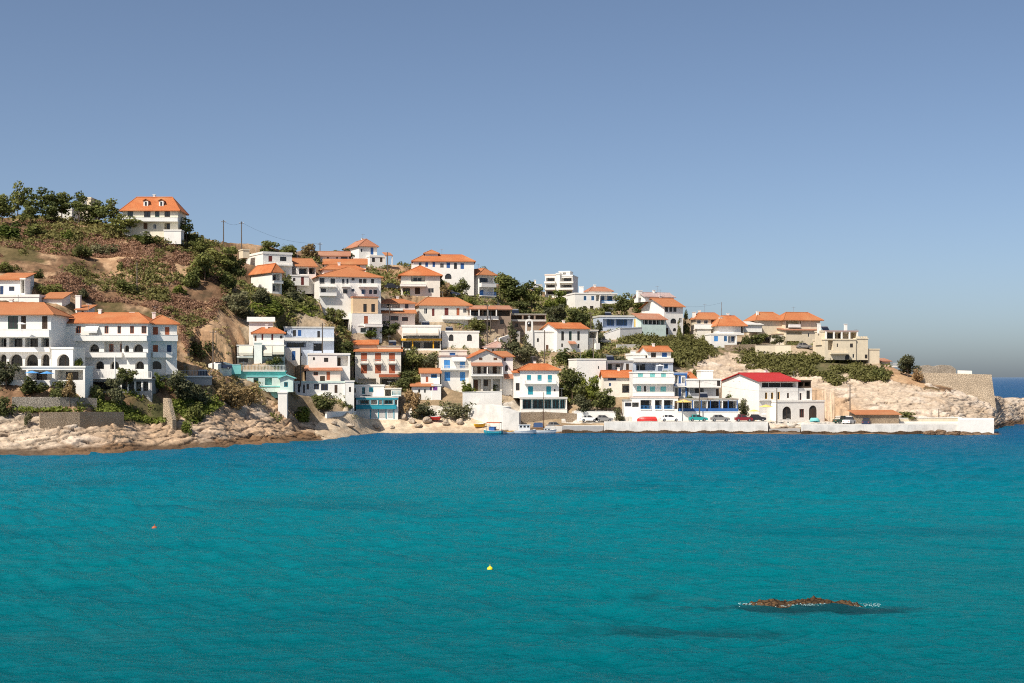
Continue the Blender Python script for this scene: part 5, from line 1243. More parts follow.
ground_cover('ridge_scrub', 'heathg', [[(-10,214),(40,214),(124,228),(124,240),(60,240),(-10,244)], [(178,236),(232,246),(240,258),(214,280),(180,276),(196,256)]], 21, .22, .9, 1.0, .42)
ground_cover('green_scrub', 'heathg', GREEN[:2], 5, .42, 1.1, 1.0, .36)
ground_cover('meadow_scrub', 'fresh', GREEN[2:3], 6, .16, .7, .8, .45)
ground_cover('hanging_scrub', 'fresh', [GREEN[3], [(14,410.5),(92,410.5),(92,412.5),(14,412.5)], [(176,396),(205,394),(222,404),(196,424),(180,414)]], 9, .35, .6, .7, .36)
ground_cover('village_undergrowth', 'broad', [[(236,262),(400,258),(540,296),(620,310),(690,340),(640,350),(600,372),(560,372),(500,350),(440,340),(400,352),(380,380),(350,380),(330,330),(290,320),(240,318)]], 12, .13, .8, 1.0, .42)
ground_cover('dry_grass', 'dry', [[(236,290),(400,270),(540,310),(690,345),(640,360),(600,376),(500,356),(440,345),(400,356),(350,384),(330,335),(240,330)], [(186,310),(236,300),(250,365),(232,386),(186,372)], [(210,372),(300,376),(310,400),(260,404),(210,402)]], 15, .12, .4, .7, .42)
ground_cover('bank_undergrowth', 'broad', [[(400,345),(440,350),(430,380),(400,392),(396,384)], [(555,360),(600,360),(600,400),(560,404)], [(470,372),(500,378),(500,394),(466,394)], [(530,300),(610,304),(600,330),(540,326)]], 13, .25, .8, 1.0, .2)

# planting along the house fronts and terraces
rng = np.random.RandomState(77); bl = {'broad': [], 'fresh': [], 'olive': []}
for (ox, oy, c, s, u0, u1, w0, w1, zb) in PADS:
    px_ = CX+F*ox/oy
    if px_ > 560 and oy < 330: continue
    for _ in range(int((u1-u0)*1.5)):
        u = rng.uniform(u0-1.0, u1+1.0); q = w0-rng.uniform(.5, 2.6)
        X, Y = ox+c*u-s*q, oy+s*u+c*q
        if fbm([X*.22+5], [Y*.22], None, 2)[0] < .42: continue
        k = rng.uniform(.3, 1.05); key = ('broad', 'fresh', 'olive', 'broad')[int(vnoise([X*.2], [Y*.2])[0]*3.99)]
        bl[key].append((X, Y, gz(CX+F*X/Y, Y)+k*.4, k, k*.7))
for m_, b_ in bl.items():
    V, Q, t = leaf_cloud(rng, b_, len(b_)*26, .17); o = bpy.data.objects.new('garden_planting', cloud_mesh('garden_planting', V, Q, t, m_)); COL.objects.link(o); tag(o, kind='stuff')
# ------------------------------------------------------------------ walls, quay and pier
def P(px, d, z): return ((px-CX)/F*d, d, z)
def zrow(py, d): return H+(HY-py)/F*d
def wall(name, label, pts, m, thick=.5, ds=None, foot=2.5, cat='wall', cap=None, group=None):
    W_ = []
    for i, (px, yt, yb) in enumerate(pts):
        d = dist_at(px, yb) if ds is None else (ds if isinstance(ds, (int, float)) else ds[i]); W_.append((px, d, zrow(yt, d), zrow(yb, d)-foot))
    o = Vector(P(W_[0][0], W_[0][1], W_[0][3]+foot)); e = empty(name, o); tag(e, label, cat, group)
    mb = MB(); cp = MB()
    for (p, d, t, b), (p2, d2, t2, b2) in zip(W_, W_[1:]):
        A, B_ = Vector(P(p, d, b))-o, Vector(P(p2, d2, b2))-o; A2, B2 = Vector(P(p, d, t))-o, Vector(P(p2, d2, t2))-o
        n = Vector((-(B_-A).y, (B_-A).x, 0)).normalized()*thick
        mb.add([tuple(v) for v in (A, B_, B2, A2, A+n, B_+n, B2+n, A2+n)], [(0,1,2,3),(5,4,7,6),(3,2,6,7),(1,5,6,2),(4,0,3,7)])
        if cap:
            k = n.normalized()*.07; u = Vector((0,0,.003)); v = Vector((0,0,.12))
            cp.add([tuple(q) for q in (A2-k+u, B2-k+u, B2+n+k+u, A2+n+k+u, A2-k+v, B2-k+v, B2+n+k+v, A2+n+k+v)], [(0,3,2,1),(4,5,6,7),(0,1,5,4),(1,2,6,5),(2,3,7,6),(3,0,4,7)])
    mb.build('masonry', m, e)
    if cap: cp.build('coping', cap, e)
    return e
wall('terrace_wall', 'stone terrace wall under the shrubs of the cream hotel', [(12,397,411),(60,397,411),(97,398,411)], 'greystone', .6, [234.3,237,241])
wall('terrace_wall', 'lower stone terrace wall directly above the bare pale rock', [(40,412.5,421),(80,412,423),(124,412,423)], 'stone', .6, [231,234,240])
wall('concrete_buttress', 'leaning pale concrete buttress running down onto the rocks', [(163,398,421),(167.5,399,421.5),(172.5,420,422)], 'fort', .8, [249.5,248.5,247.5], cat='buttress')
wall('beach_wall', 'long low white wall at the back of the beach left of the boathouse', [(327,412.3,418.5),(356,411.6,419)], 'white', .5, cap='white')
wall('retaining_wall', 'tall white retaining wall under the veranda with vine bushes', [(463,392.5,408),(502,391.5,410)], 'white', .5, [319,321], cap='white')
wall('retaining_wall', 'white boat ramp wall sloping to the water behind the moored boats', [(468,405,418),(485,404.5,425),(503,407,430),(519,412.5,432)], 'quaywhite', 3.0, [317,315,312,311.5])
wall('retaining_wall', 'tan stone wall below the glazed restaurant beside the moored boats', [(519.5,412.5,426),(545,412,424),(577,413.5,423)], 'stone', 1.2, [316,317.5,318])
wall('garden_wall', 'white garden wall under the waterside shade trees', [(574,412,421),(600,411.5,420),(616,412,420)], 'white', .4, [318,318,318], cap='white')
wall('garden_wall', 'white wall under the blue railed taverna deck', [(678,412,420.5),(705,412,420.5),(738,412,420.5)], 'white', .3, 317.5, cap='white')
wall('garden_wall', 'white wall below the low grey house and the columned porch', [(604,334,340),(620,328.5,339.5),(642,327.5,338)], 'white', .4, cap='white')
wall('garden_wall', 'brown stone wall below the blue windowed bungalow', [(725,345,351),(756,344,351.5)], 'stone', .5)
wall('garden_wall', 'long cream plastered fence wall on the slope under the wide orange roof', [(755.5,345.5,356),(775,345,355.5),(791,345.5,356)], 'cream', .4, cap='cream')
wall('garden_wall', 'pale wall above the hazy olive tree', [(617,344.5,349),(645,344,348)], 'lgrey', .4)
wall('garden_wall', 'short white wall by the green bushes of the gabled house', [(596,343,352),(600,343,352)], 'white', 3.0)
wall('garden_wall', 'low stone wall along the bank behind the long pale blue house', [(276,321,328),(305,319.5,328),(333,322,328)], 'stone', .5, 329)
wall('garden_wall', 'white block wall at the bend below the ochre slope', [(218,364,372),(225,362,370),(232,364,372)], 'white', 2.0)
wall('garden_wall', 'small white wall beside the steps between chapel and pines', [(500,338,346),(520,331,342)], 'white', .4)
# quay
def slab(name, label, cat, outline, z0, z1, m, pave=None, foot=None, d_in=None):
    o = Vector(P(outline[0][0], outline[0][1], 0)); e = empty(name, o); tag(e, label, cat)
    mb = MB(); bot = [tuple(Vector(P(p, d, z0))-o) for p, d in outline]; mb.prism(bot, (0, 0, z1-z0)); mb.build('masonry', m, e)
    if pave:
        pv = MB(); c = Vector((sum(b[0] for b in bot)/len(bot), sum(b[1] for b in bot)/len(bot), 0))
        q = [tuple(Vector((b[0]+(c.x-b[0])*.03, b[1]+(c.y-b[1])*.06, z1+.004))) for b in bot]; pv.prism(q, (0,0,.02)); pv.build('paving', pave, e)
    if foot:
        ft = MB(); rng = random.Random(len(label)); (p0, d0), (p1, d1) = outline[0], outline[1]
        n = int(abs(p1-p0)/1.1)
        for i in range(n):
            a = Vector(P(p0+(p1-p0)*i/n, d0+(d1-d0)*i/n, 0))-o; b = Vector(P(p0+(p1-p0)*(i+1)/n, d0+(d1-d0)*(i+1)/n, 0))-o
            h = .52+.12*math.sin(i*.37)+.1*math.sin(i*.13+1)+rng.uniform(-.05, .05); g = .4+.12*math.sin(i*.5)+rng.uniform(-.05, .05)
            ft.prism([(a.x, a.y-.004, -1.2), (b.x+.003, b.y-.004, -1.2), (b.x+.003, b.y-g, -1.2), (a.x, a.y-g, -1.2)], (0, 0, 1.2+h))
        ft.build('footing', foot, e)
    return e
M['algae'] = plain('algae_stained_stone', (0.10, 0.06, 0.032), 0.8, 0.2)
slab('quay', 'long white quay with a brown algae line below the waterfront houses', 'quay', [(604,309.5),(768,307.2),(768,316.5),(604,318)], -1.5, 2.35, 'quaywhite', 'lgrey', 'algae')
slab('quay', 'low grey concrete landing at the left end of the white quay', 'quay', [(562,310.5),(603.5,309.8),(603.5,318),(566,319)], -1.5, 1.5, 'grey', 'lgrey', 'algae')
slab('landing', 'small pale concrete jetty beside the moored sailing boat', 'jetty', [(545,311.5),(566,310.8),(568,318.5),(548,319)], -1.5, 1.35, 'lgrey', None, None)
e = slab('boat_ramp', 'stone boat ramp between the white quay and the pier', 'ramp', [(769,307.6),(800,305.8),(800,316),(769,316.4)], -1.5, 1.0, 'grey', None, 'algae')
slab('pier', 'low white pier running out towards the cape', 'pier', [(801,304.5),(966,304),(966,314.5),(801,316.5)], -1.5, 1.95, 'quaywhite', 'lgrey', 'algae')
slab('pier', 'taller bright white block at the end of the pier', 'pier', [(958,303.6),(994,303.6),(994,317),(958,317)], -1.5, 3.05, 'white')
wall('pier_wall', 'long low beige parapet wall along the back of the pier', [(868,419.5,425),(905,418.5,424),(962,418,424)], 'cream', .8, [316,316.5,316.8], cap='white')
wall('pier_wall', 'white stepped kerb in front of the stone hut on the pier', [(872,421.5,425),(962,421.5,425)], 'offwhite', .6, 314)
# fort
e = empty('fort_wall', P(924, 352, 0)); tag(e, 'battered old stone fort wall standing on the end of the cape', 'fort'); o = Vector(e.location)
mb = MB()
f0, f1 = [Vector(P(918, 347.5, 3))-o, Vector(P(996.5, 348.6, 4))-o], [Vector(P(918, 351, zrow(372.5, 351)))-o, Vector(P(991.5, 352, zrow(374.5, 352)))-o]
b0, b1 = [Vector(P(915, 366, 2))-o, Vector(P(993, 366, -.5))-o], [Vector(P(917, 365, zrow(374, 365)))-o, Vector(P(989, 365, zrow(376, 365)))-o]
mb.add([tuple(v) for v in (f0[0], f0[1], f1[1], f1[0], b0[0], b0[1], b1[1], b1[0])], [(0,1,2,3),(1,5,6,2),(5,4,7,6),(4,0,3,7),(3,2,6,7)])
mb.build('masonry', 'fort', e)
wall('ruined_wall', 'crumbling pale stone ruin on top of the fort wall', [(921,366,375),(928,365,375),(934,366.5,375),(942,364.8,375),(951,365.5,375),(956,369,375)], 'greystone', 2.0, 357, foot=1)
wall('ruined_wall', 'low white painted wall at the top of the fort beside the green bush', [(958,370.3,375),(972,370.8,375)], 'white', .5, 357, foot=1)

# ------------------------------------------------------------------ boulders
import bmesh
def boulder_mesh(seed, m):
    bm = bmesh.new(); bmesh.ops.create_icosphere(bm, subdivisions=3, radius=1); rng = random.Random(seed); ox = rng.uniform(0, 50)
    for v in bm.verts:
        p = v.co; k = .55+.75*float(fbm([p.x*1.1+ox], [p.y*1.1], [p.z*1.1], 4)[0])
        for _ in range(1): v.co = p*k
    for _ in range(4):
        n = Vector((rng.gauss(0,1), rng.gauss(0,1), rng.gauss(0,1))).normalized(); c = rng.uniform(.6, .85)
        for v in bm.verts:
            t = v.co.dot(n)-c
            if t > 0: v.co -= n*t*.85
    me = bpy.data.meshes.new('boulder'); bm.to_mesh(me); bm.free(); me.materials.append(M[m]); return me
M['palerock'] = stone('pale_boulder', (0.44, 0.36, 0.28), (0.52, 0.43, 0.34), .5, (0.36, 0.28, 0.2))
M['darkrock'] = stone('dark_wet_boulder', (0.16, 0.10, 0.06), (0.24, 0.16, 0.10), 1.0, (0.08, 0.05, 0.03))
BM_ = {}
def boulder(label, px, yt, yb, wpx, m='palerock', d=None, group=None):
    k = (len(BM_) % 1000 if False else (int(px) % 5), m)
    if k not in BM_: BM_[k] = boulder_mesh(k[0]*3+1, m)
    o = bpy.data.objects.new('boulder', BM_[k]); COL.objects.link(o); d = dist_at(px, yb) if d is None else d
    w_, h_ = wpx*d/F, (yb-yt)*d/F; z = zrow(yb, d); o.location = P(px, d, z+h_*.38); o.scale = (w_*.55, w_*.5, h_*.62); o.rotation_euler = (0, 0, px)
    tag(o, label, 'boulder', group)
GB, GR = 'boulders on the beach', 'dark rubble in front of the pier'
for a in [('pale boulder beside the right wall of the boathouse', 404, 413, 420, 8), ('largest boulder at the right end of the beach bank', 427, 416, 423, 9), ('low tan boulder near the waterline of the beach', 418, 423, 427, 9), ('small boulder in front of the teal doors', 376, 424, 428, 10),
          ('flat orange tinted boulder on the sand below the white beach wall', 350, 423, 427.5, 10), ('round boulder by the foot of the low white beach wall', 334, 420, 424.5, 7), ('boulder between the beach reeds and the red boat', 412, 417, 423, 7), ('small pale boulder left of the boat ramp wall', 446, 420, 425, 7), ('pointed small boulder near the beach olive bush', 460, 418, 424, 8),
          ('small boulder lying alone in the middle of the sand', 392, 425, 428.5, 6)]:
    boulder(*a, group=GB)
for i, a in enumerate([(930, 430, 436.5, 14), (941, 429, 437, 15), (953, 430.5, 437, 16), (965, 431, 437.5, 15), (976, 431.5, 437.5, 15), (987, 432, 437.5, 14), (997, 433, 437.5, 13), (947, 433, 438, 14), (970, 433.5, 438.5, 16), (1006, 434.5, 437.6, 12)]):
    boulder('dark brown rubble boulder half in the water against the white pier head', *a, 'darkrock', 302.2-(a[2]-436)*.6, GR)

# reef in the bay, breaking the surface
def reef(label, x0, x1, row, dep, hgt, seed):
    d = H*F/(row-HY); X0, X1 = (x0-CX)/F*d, (x1-CX)/F*d; nx_, ny_ = 150, 34
    u = np.linspace(0, 1, nx_)[:, None]; v = np.linspace(-1, 1, ny_)[None, :]
    X = X0+(X1-X0)*u+0*v; Y = dep*v+0*u+.25*np.sin(u*9+seed)
    env = (.66+.26*np.exp(-((u-.6)/.2)**2)+.1*np.exp(-((u-.18)/.1)**2))*np.clip(np.sin(np.pi*u)*3, 0, 1)*np.clip(1-v*v, 0, 1)
    hump = fbm(u*7+seed, v*1.2+0*u, None, 3); fine = ridged(X*2.3, Y*2.3+seed, None, 4)
    Z = hgt*(env*(1.5*hump+.75*fine)-.48)
    i = np.arange(X.size).reshape(X.shape); Q = np.stack([i[:-1, :-1], i[1:, :-1], i[1:, 1:], i[:-1, 1:]], -1).reshape(-1, 4)
    me = grid_mesh('reef_rock', np.stack([X, Y, Z], -1).reshape(-1, 3), Q); me.materials.append(M['reef'])
    o = bpy.data.objects.new('reef_rock', me); COL.objects.link(o); o.location = (0, d, 0); tag(o, label, 'reef'); return d
M['reef'] = stone('seaweed_covered_rock', (0.06, 0.036, 0.018), (0.125, 0.07, 0.032), 3.0, (0.05, 0.03, 0.018))
RD = reef('long low brown seaweed covered reef breaking the surface of the bay', 738, 868, 604.5, .8, .50, 2)
rng = np.random.RandomState(5); n = 1300
fx = rng.uniform(0, 1, n); XF = (735-CX)/F*RD+fx*(878-735)/F*RD; YF = RD-.45-1.1*rng.beta(1.0, 2.6, n)+.25+.35*np.sin(fx*9)*.3
keep = fbm(XF*1.1, YF*3, None, 3) > .50; XF, YF = XF[keep], YF[keep]; n = len(XF); s = rng.uniform(.008, .03, n)
a = rng.uniform(0, 6.28, n); zf = rng.uniform(.03, .12, n)
V = np.stack([np.stack([XF+s*1.6*np.cos(a+k*1.57), YF+s*np.sin(a+k*1.57), zf+.02*np.cos(k*1.57)], -1) for k in range(4)], 1).reshape(-1, 3)
me = grid_mesh('foam', V, np.arange(4*n).reshape(n, 4)); me.materials.append(plain('sea_foam', (0.22, 0.36, 0.38), .8, .02)); o = bpy.data.objects.new('foam', me); COL.objects.link(o); tag(o, kind='stuff')

# ------------------------------------------------------------------ buoys
def buoy(label, px, py, r, m):
    d = H*F/(py-HY); e = empty('buoy', P(px, d, 0)); tag(e, label, 'buoy')
    mb = MB(); mb.lathe([(0, -r*.8), (r*.7, -r*.6), (r, 0), (r*.85, r*.6), (r*.35, r*1.0), (0, r*1.05)], 14); mb.build('float', m, e, True)
    g = MB(); g.lathe([(r*.1, r*1.0), (r*.12, r*1.5), (r*.22, r*1.55), (0, r*1.6)], 8); g.build('ring', m, e)
buoy('small round red buoy floating on the left of the bay', 154.5, 529, .24, 'redbuoy' if 'redbuoy' in M else 'red')
M['ybuoy'] = plain('yellow_buoy_plastic', (0.85, 0.72, 0.03), .4, .03)
buoy('bright yellow buoy floating in the middle of the bay', 490, 569.5, .19, 'ybuoy')

# ------------------------------------------------------------------ poles and wires
def pole(label, px, yt, yb, d=None, arm=1.2, lamp=False, m='pole'):
    d = dist_at(px, yb) if d is None else d; z0 = zrow(yb, d); h = zrow(yt, d)-z0
    e = empty('street_lamp' if lamp else 'utility_pole', P(px, d, z0)); tag(e, label, 'street lamp' if lamp else 'utility pole')
    mb = MB(); mb.tube((0,0,-1), (0,0,h), .15, .10, 8); mb.build('post', m, e)
    if arm:
        g = MB(); g.box(-arm/2, arm/2, -.16, -.11, h-.5, h-.38); g.build('crossarm', m, e)
        for k in (-.45, .45): i = MB(); i.tube((arm*k, -.13, h-.38), (arm*k, -.13, h-.2), .05, .04, 6); i.build('insulator', 'white', e)
    if lamp:
        g = MB(); g.tube((0,0,h-.05), (0,-1.1,h+.12), .04, .04, 6); g.build('arm', m, e); l = MB(); l.box(-.12, .12, -1.6, -1.05, h+.06, h+.18); l.build('lamp_head', 'lgrey', e)
    return Vector(P(px, d, z0+h-.2))
def wire(label, a, b, sag=.8):
    mb = MB(); q = None
    for i in range(13):
        t = i/12; p = a.lerp(b, t)-a; p.z -= sag*4*t*(1-t)
        if q is not None: mb.tube(q, p, .02, .02, 4, False)
        q = p
    o = mb.build('power_line', 'black'); o.location = a; tag(o, label, 'power line')
p1 = pole('taller of the two utility poles on the bare ridge', 223.5, 220, 247)
p2 = pole('shorter of the two utility poles on the bare ridge', 241.5, 221.5, 249)
wire('thin wire strung between the two ridge poles', p1, p2)
p3 = pole('dark pole behind the dry brown ridge tree', 320, 242.5, 256, 366)
wire('long wire from the ridge poles to the dry tree pole', p2, p3, 1.5)
pole('thin pole standing on the middle of the brown slope', 137, 262, 291, None, 0)
pole('brown pole right of the white hotel on the ochre slope', 213, 330, 368)
pole('dark pole in front of the long pale blue house', 322.4, 323, 353, 312)
pole('slim pole beside the teal terrace', 300.5, 347, 382, 303, 0)
pole('dark pole in front of the orange banded house', 389.5, 305, 338, None)
pole('pole right of the tiled side porch on the skyline', 387.5, 252, 268, 372, 0)
pole('dark pole before the shaded taverna pergola', 487.3, 304, 340, None)
pole('second dark pole right of the taverna pergola', 490.5, 309, 340, 352, .8)
pole('slim pole against the front of the gabled house', 544.5, 330, 364, 340, 0)
pole('pole on the slope left of the low grey house', 591, 312, 350, None)
pole('pole behind the green bushes of the gabled house', 593.5, 338, 362, 342, 0)
p5 = pole('tall rust brown pole on the quay by the blue railed taverna', 699.5, 380, 421, 316.4, 1.0)
pole('tall brown pole at the corner of the red roofed building', 776.8, 388, 423, 314, 0)
p4 = pole('pole on the bare cliff above the parked pickup', 850, 384, 421, 318, .9)
pole('short post beside the pier near the cape', 938.8, 409, 420, 317.5, 0)
p6 = pole('thin mast with a curved aerial on the crest', 721.5, 302, 318, 400, 0, m='metal')
wire('drooping aerial wire from the crest mast to the stepped white house', p6, Vector(P(680, 396, zrow(306, 396))), .6)
wire('wire from the quay pole towards the cliff pole', p5, p4, 2.0)
pole('thin lamp post on the quay before the guesthouse', 682.5, 401, 421, 315.5, 0, True, 'metal')
pole('slender white post on the hotel railing', 114.8, 356, 378, 248, 0, m='white')

# ------------------------------------------------------------------ cars
def car(label, px, yb, paint, d=None, L=4.2, rz=0.0, pickup=False, ht=1.45):
    d = dist_at(px, yb) if d is None else d; z = zrow(yb, d)
    e = empty('parked_car' if not pickup else 'pickup_truck', P(px, d, z), R(rz)); tag(e, label, 'car' if not pickup else 'pickup truck')
    W_ = 1.68; h = ht; s = L/4.2
    def section(pts, y0, y1, mb, inset=0):
        mb.prism([(x*s, y0, q) for x, q in pts], (0, y1-y0, 0))
    body = MB(); section([(-2.1,.3),(-1.9,.24),(1.9,.24),(2.1,.32),(2.1,.62),(1.95,.82),(.95,.93),(-1.7,.95),(-2.08,.85)], -W_/2, W_/2, body)
    bo = body.build('body', paint, e)
    cab = MB()
    pr = [(-1.65,.952),(-1.3,h),(.25,h),(.95,.952)] if not pickup else [(-.3,.952),(-.2,h+.2),(.7,h+.2),(1.15,.952)]
    bot, top = W_/2-.06, W_/2-.2
    q = [(pr[0][0]*s,-bot,pr[0][1]), (pr[3][0]*s,-bot,pr[3][1]), (pr[2][0]*s,-top,pr[2][1]-.06), (pr[1][0]*s,-top,pr[1][1]-.06)]
    q2 = [(x, -y, w_) for x, y, w_ in q]; cab.add(q+q2, [(0,1,2,3),(5,4,7,6),(1,5,6,2),(4,0,3,7),(3,2,6,7)]); cab.build('windows', 'glass', e)
    rf = MB(); rf.box((pr[1][0]-.05)*s, (pr[2][0]+.05)*s, -top-.03, top+.03, pr[1][1]-.055, pr[1][1]+.02)
    for x0 in (pr[1][0]+.02, (pr[1][0]+pr[2][0])/2): 
        for sg in (-1, 1): rf.add([((x0-.08)*s, sg*(bot+.005), .955), ((x0+.06)*s, sg*(bot+.005), .955), ((x0+.06)*s, sg*(top+.02), pr[1][1]-.05), ((x0-.04)*s, sg*(top+.02), pr[1][1]-.05)], [(0,1,2,3)])
    rf.build('roof', paint, e)
    for x in (-1.3, 1.3):
        for y in (-W_/2+.06, W_/2-.06):
            w_ = MB(); w_.tube((x*s, y-.1, .31), (x*s, y+.1, .31), .31, .31, 14); wo = w_.build('wheel', 'black', e)
            hb = MB(); hb.tube((x*s, y-.112, .31), (x*s, y+.112, .31), .17, .17, 10); hb.build('rim', 'metal', wo)
    for y in (-.6, .6):
        l = MB(); l.box(2.085*s, 2.12*s, y-.16, y+.16, .56, .68); l.build('headlight', 'cloth_w', e)
        l = MB(); l.box(-2.13*s, -2.085*s, y-.14, y+.14, .62, .76); l.build('taillight', 'red', e)
    return e
M['cwhite'] = plain('white_car_paint', (0.75, 0.75, 0.74), .25, .02); M['cgrey'] = plain('grey_car_paint', (0.28, 0.27, 0.26), .25, .02, metal=.3)
M['cteal'] = plain('teal_car_paint', (0.03, 0.28, 0.27), .25, .02); M['cred'] = plain('wine_car_paint', (0.20, 0.02, 0.03), .25, .02)
M['cblue'] = plain('navy_car_paint', (0.03, 0.04, 0.08), .25, .02); M['cdark'] = plain('dark_car_paint', (0.03, 0.03, 0.035), .25, .02); M['cgreen'] = plain('green_car_paint', (0.04, 0.07, 0.05), .3, .02)
car('white car parked on the quay before the guesthouse', 670, 421.2, 'cwhite', 314.2)
car('teal car parked behind the tall rust brown pole', 698, 421.2, 'cteal', 314.4)
car('grey car parked under the blue railed taverna', 720, 421.3, 'cgrey', 314.0)
car('wine red car parked at the end of the quay', 743.5, 421.4, 'cred', 313.5, 3.9)
car('dark car half hidden by the cafe awning on the quay', 757, 421, 'cdark', 315.0, 3.8)
car('white pickup truck parked at the foot of the cliff', 849, 424, 'cwhite', 310.5, 4.4, 60, True)
car('dark green van like pickup behind the white pickup', 843, 423.4, 'cgreen', 312.6, 4.4, 20, True)
car('dark blue car in front of the stone hut', 866.5, 425, 'cblue', 309.5, 3.9, 70)
car('grey car parked on the jetty behind the sailing boat', 555, 428.6, 'cgrey', 315.0, 4.0, 8)
car('white car parked under the waterside shade trees', 589, 421.5, 'cwhite', 316.5, 3.9)
car('pale car parked at the right end of the waterside garden', 604, 421.6, 'cgrey', 316.5, 4.0)
car('dark car parked on the hillside track below the skyline house', 392, 289, 'cdark', None, 4.0, 10)
car('dark car on the slope left of the tall blank walled house', 452, 296, 'cblue', None, 4.2, -10)
car('dark car parked beside the brown pole on the ochre slope', 222, 369.5, 'cblue', None, 4.0, 10)
car('white car parked by the garden wall below the low grey house', 603, 343.5, 'cgrey', None, 3.9, 10)
car('pale car parked under the cream house on the crest', 804, 348.4, 'cgrey', None, 4.0, 0)

# ------------------------------------------------------------------ boats
def hull(L, B_, D, mb, sheer=.25):
    st = 11; prev = None; rows = []
    for i in range(st+1):
        t = i/st; x = -L/2+L*t; b = B_/2*(1-max(0, (t-.45)/.55)**2.2)*(.82+.18*min(1, t/.3)); dz = sheer*(max(0, (t-.4)/.6)**2+.3*max(0, (.3-t)/.3))
        zt = D*.62+dz; zb = -D*.38+max(0, (t-.8)/.2)*D*.35
        rows.append([(x, -b, zt), (x, -b*.9, zt*.35), (x*.86, -b*.45, zb*.8), (x*.84, 0, zb), (x*.86, b*.45, zb*.8), (x, b*.9, zt*.35), (x, b, zt)])
    vs = [p for r in rows for p in r]; n = 7
    fs = [(i*n+k, i*n+k+1, (i+1)*n+k+1, (i+1)*n+k) for i in range(st) for k in range(n-1)]+[tuple(range(n))]
    mb.add(vs, fs)
    return rows
def boat(label, px, py, L, B_, D, m, d=None, rz=0, trim='white', inside='beige', onland=False, flip=False, cabin=None, awning=None, mast=None, cover=None, cat='boat', name='boat'):
    d = (H*F/(py-HY)) if d is None else d
    z = zrow(py, d) if onland else .05
    e = empty(name, P(px, d, z+(D*.38 if onland else 0)), R(rz)); tag(e, label, cat)
    if flip: e.rotation_euler = (R(172), 0, R(rz)); e.location.z = z+D*.66
    mb = MB(); rows = hull(L, B_, D, mb); h = mb.build('hull', m, e, False)
    g = MB()
    for i in range(len(rows)-1):
        for k, sg in ((0, -1), (6, 1)):
            a, b = Vector(rows[i][k]), Vector(rows[i+1][k]); g.tube(a, b, .05, .05, 5, False)
    g.build('gunwale', trim, e)
    fl = MB(); lv = D*.25
    fl.add([(r[0][0], r[0][1]*.93, lv) for r in rows]+[(r[0][0], r[6][1]*.93, lv) for r in rows], [(i, i+1, len(rows)+i+1, len(rows)+i) for i in range(len(rows)-1)]); fl.build('floor', inside, e)
    for x in (-.22, .05):
        t = MB(); t.box(L*x-.12, L*x+.12, -B_*.42, B_*.42, D*.42, D*.48); t.build('bench', trim, e)
    if cabin:
        x0, x1, hh, cm = cabin; c = MB(); c.box(L*x0, L*x1, -B_*.33, B_*.33, lv+.01, hh); c.box(L*x0-.1, L*x1+.15, -B_*.37, B_*.37, hh, hh+.07); cb = c.build('cabin', cm, e)
        n = max(2, int((x1-x0)*L/.6))
        for i in range(n):
            a = L*x0+(x1-x0)*L*(i+.2)/n; w_ = MB(); w_.box(a, a+(x1-x0)*L*.6/n, -B_*.33-.015, -B_*.33-.002, hh-.55, hh-.15); w_.build('cabin_window', 'glass', cb)
        w_ = MB(); w_.box(L*x1+.002, L*x1+.015, -B_*.25, B_*.25, hh-.55, hh-.15); w_.build('cabin_window', 'glass', cb)
    if awning:
        x0, x1, hh, cm = awning; a = MB()
        for k in range(6):
            y0, y1 = -B_*.48+B_*.96*k/6, -B_*.48+B_*.96*(k+1)/6; z0, z1 = hh+.16*math.sin(math.pi*k/6), hh+.16*math.sin(math.pi*(k+1)/6)
            a.prism([(L*x0,y0,z0),(L*x1,y0,z0),(L*x1,y1,z1),(L*x0,y1,z1)], (0,0,.05))
        aw = a.build('awning', cm, e)
        for x in (x0+.02, x1-.02):
            for sg in (-1, 1): p = MB(); p.tube((L*x, sg*B_*.44, lv), (L*x, sg*B_*.44, hh+.01), .035, .035, 6); p.build('awning_post', 'metal', aw)
    if mast:
        x, hh = mast; p = MB(); p.tube((L*x, 0, lv), (L*x, 0, hh), .085, .05, 8); p.build('mast', 'wood', e)
        p = MB(); p.tube((L*x-.1, 0, 1.9), (L*x-L*.42, 0, 2.0), .06, .05, 8); bm_ = p.build('boom', 'wood', e)
        if cover:
            c = MB(); c.prism([(L*x-.2, -.75, 1.35), (L*x-.2, 0, 2.35), (L*x-.2, .75, 1.35)], (-L*.36, 0, 0)); c.build('boom_cover', cover, bm_)
        for sg in (-1, 1): r_ = MB(); r_.tube((L*x, 0, hh-.1), (L*x-.2, sg*B_*.45, D*.6), .015, .015, 4); r_.build('stay', 'black', e)
        r_ = MB(); r_.tube((L*x, 0, hh-.1), (L*.48, 0, D*.8), .015, .015, 4); r_.build('stay', 'black', e)
    return e
boat('teal fishing boat under a brick red awning, leftmost at the mooring', 493, 434.5, 4.2, 1.7, 1.1, 'teal', 303, 160, 'white', 'beige', awning=(-.42, .3, 2.35, 'red'), cabin=(-.12, .18, 1.5, 'blue'), name='fishing_boat', cat='boat')
boat('small open white rowing boat with yellow trim between two larger boats', 510, 433.6, 3.0, 1.3, .8, 'cwhite', 305, 10, 'yellow', 'yellow', name='rowing_boat')
boat('white motor boat with a boxy white cabin moored by the ramp wall', 525, 434, 4.6, 1.8, 1.1, 'cwhite', 304.5, 8, 'white', 'beige', cabin=(-.3, .22, 1.9, 'cwhite'), name='motor_boat')
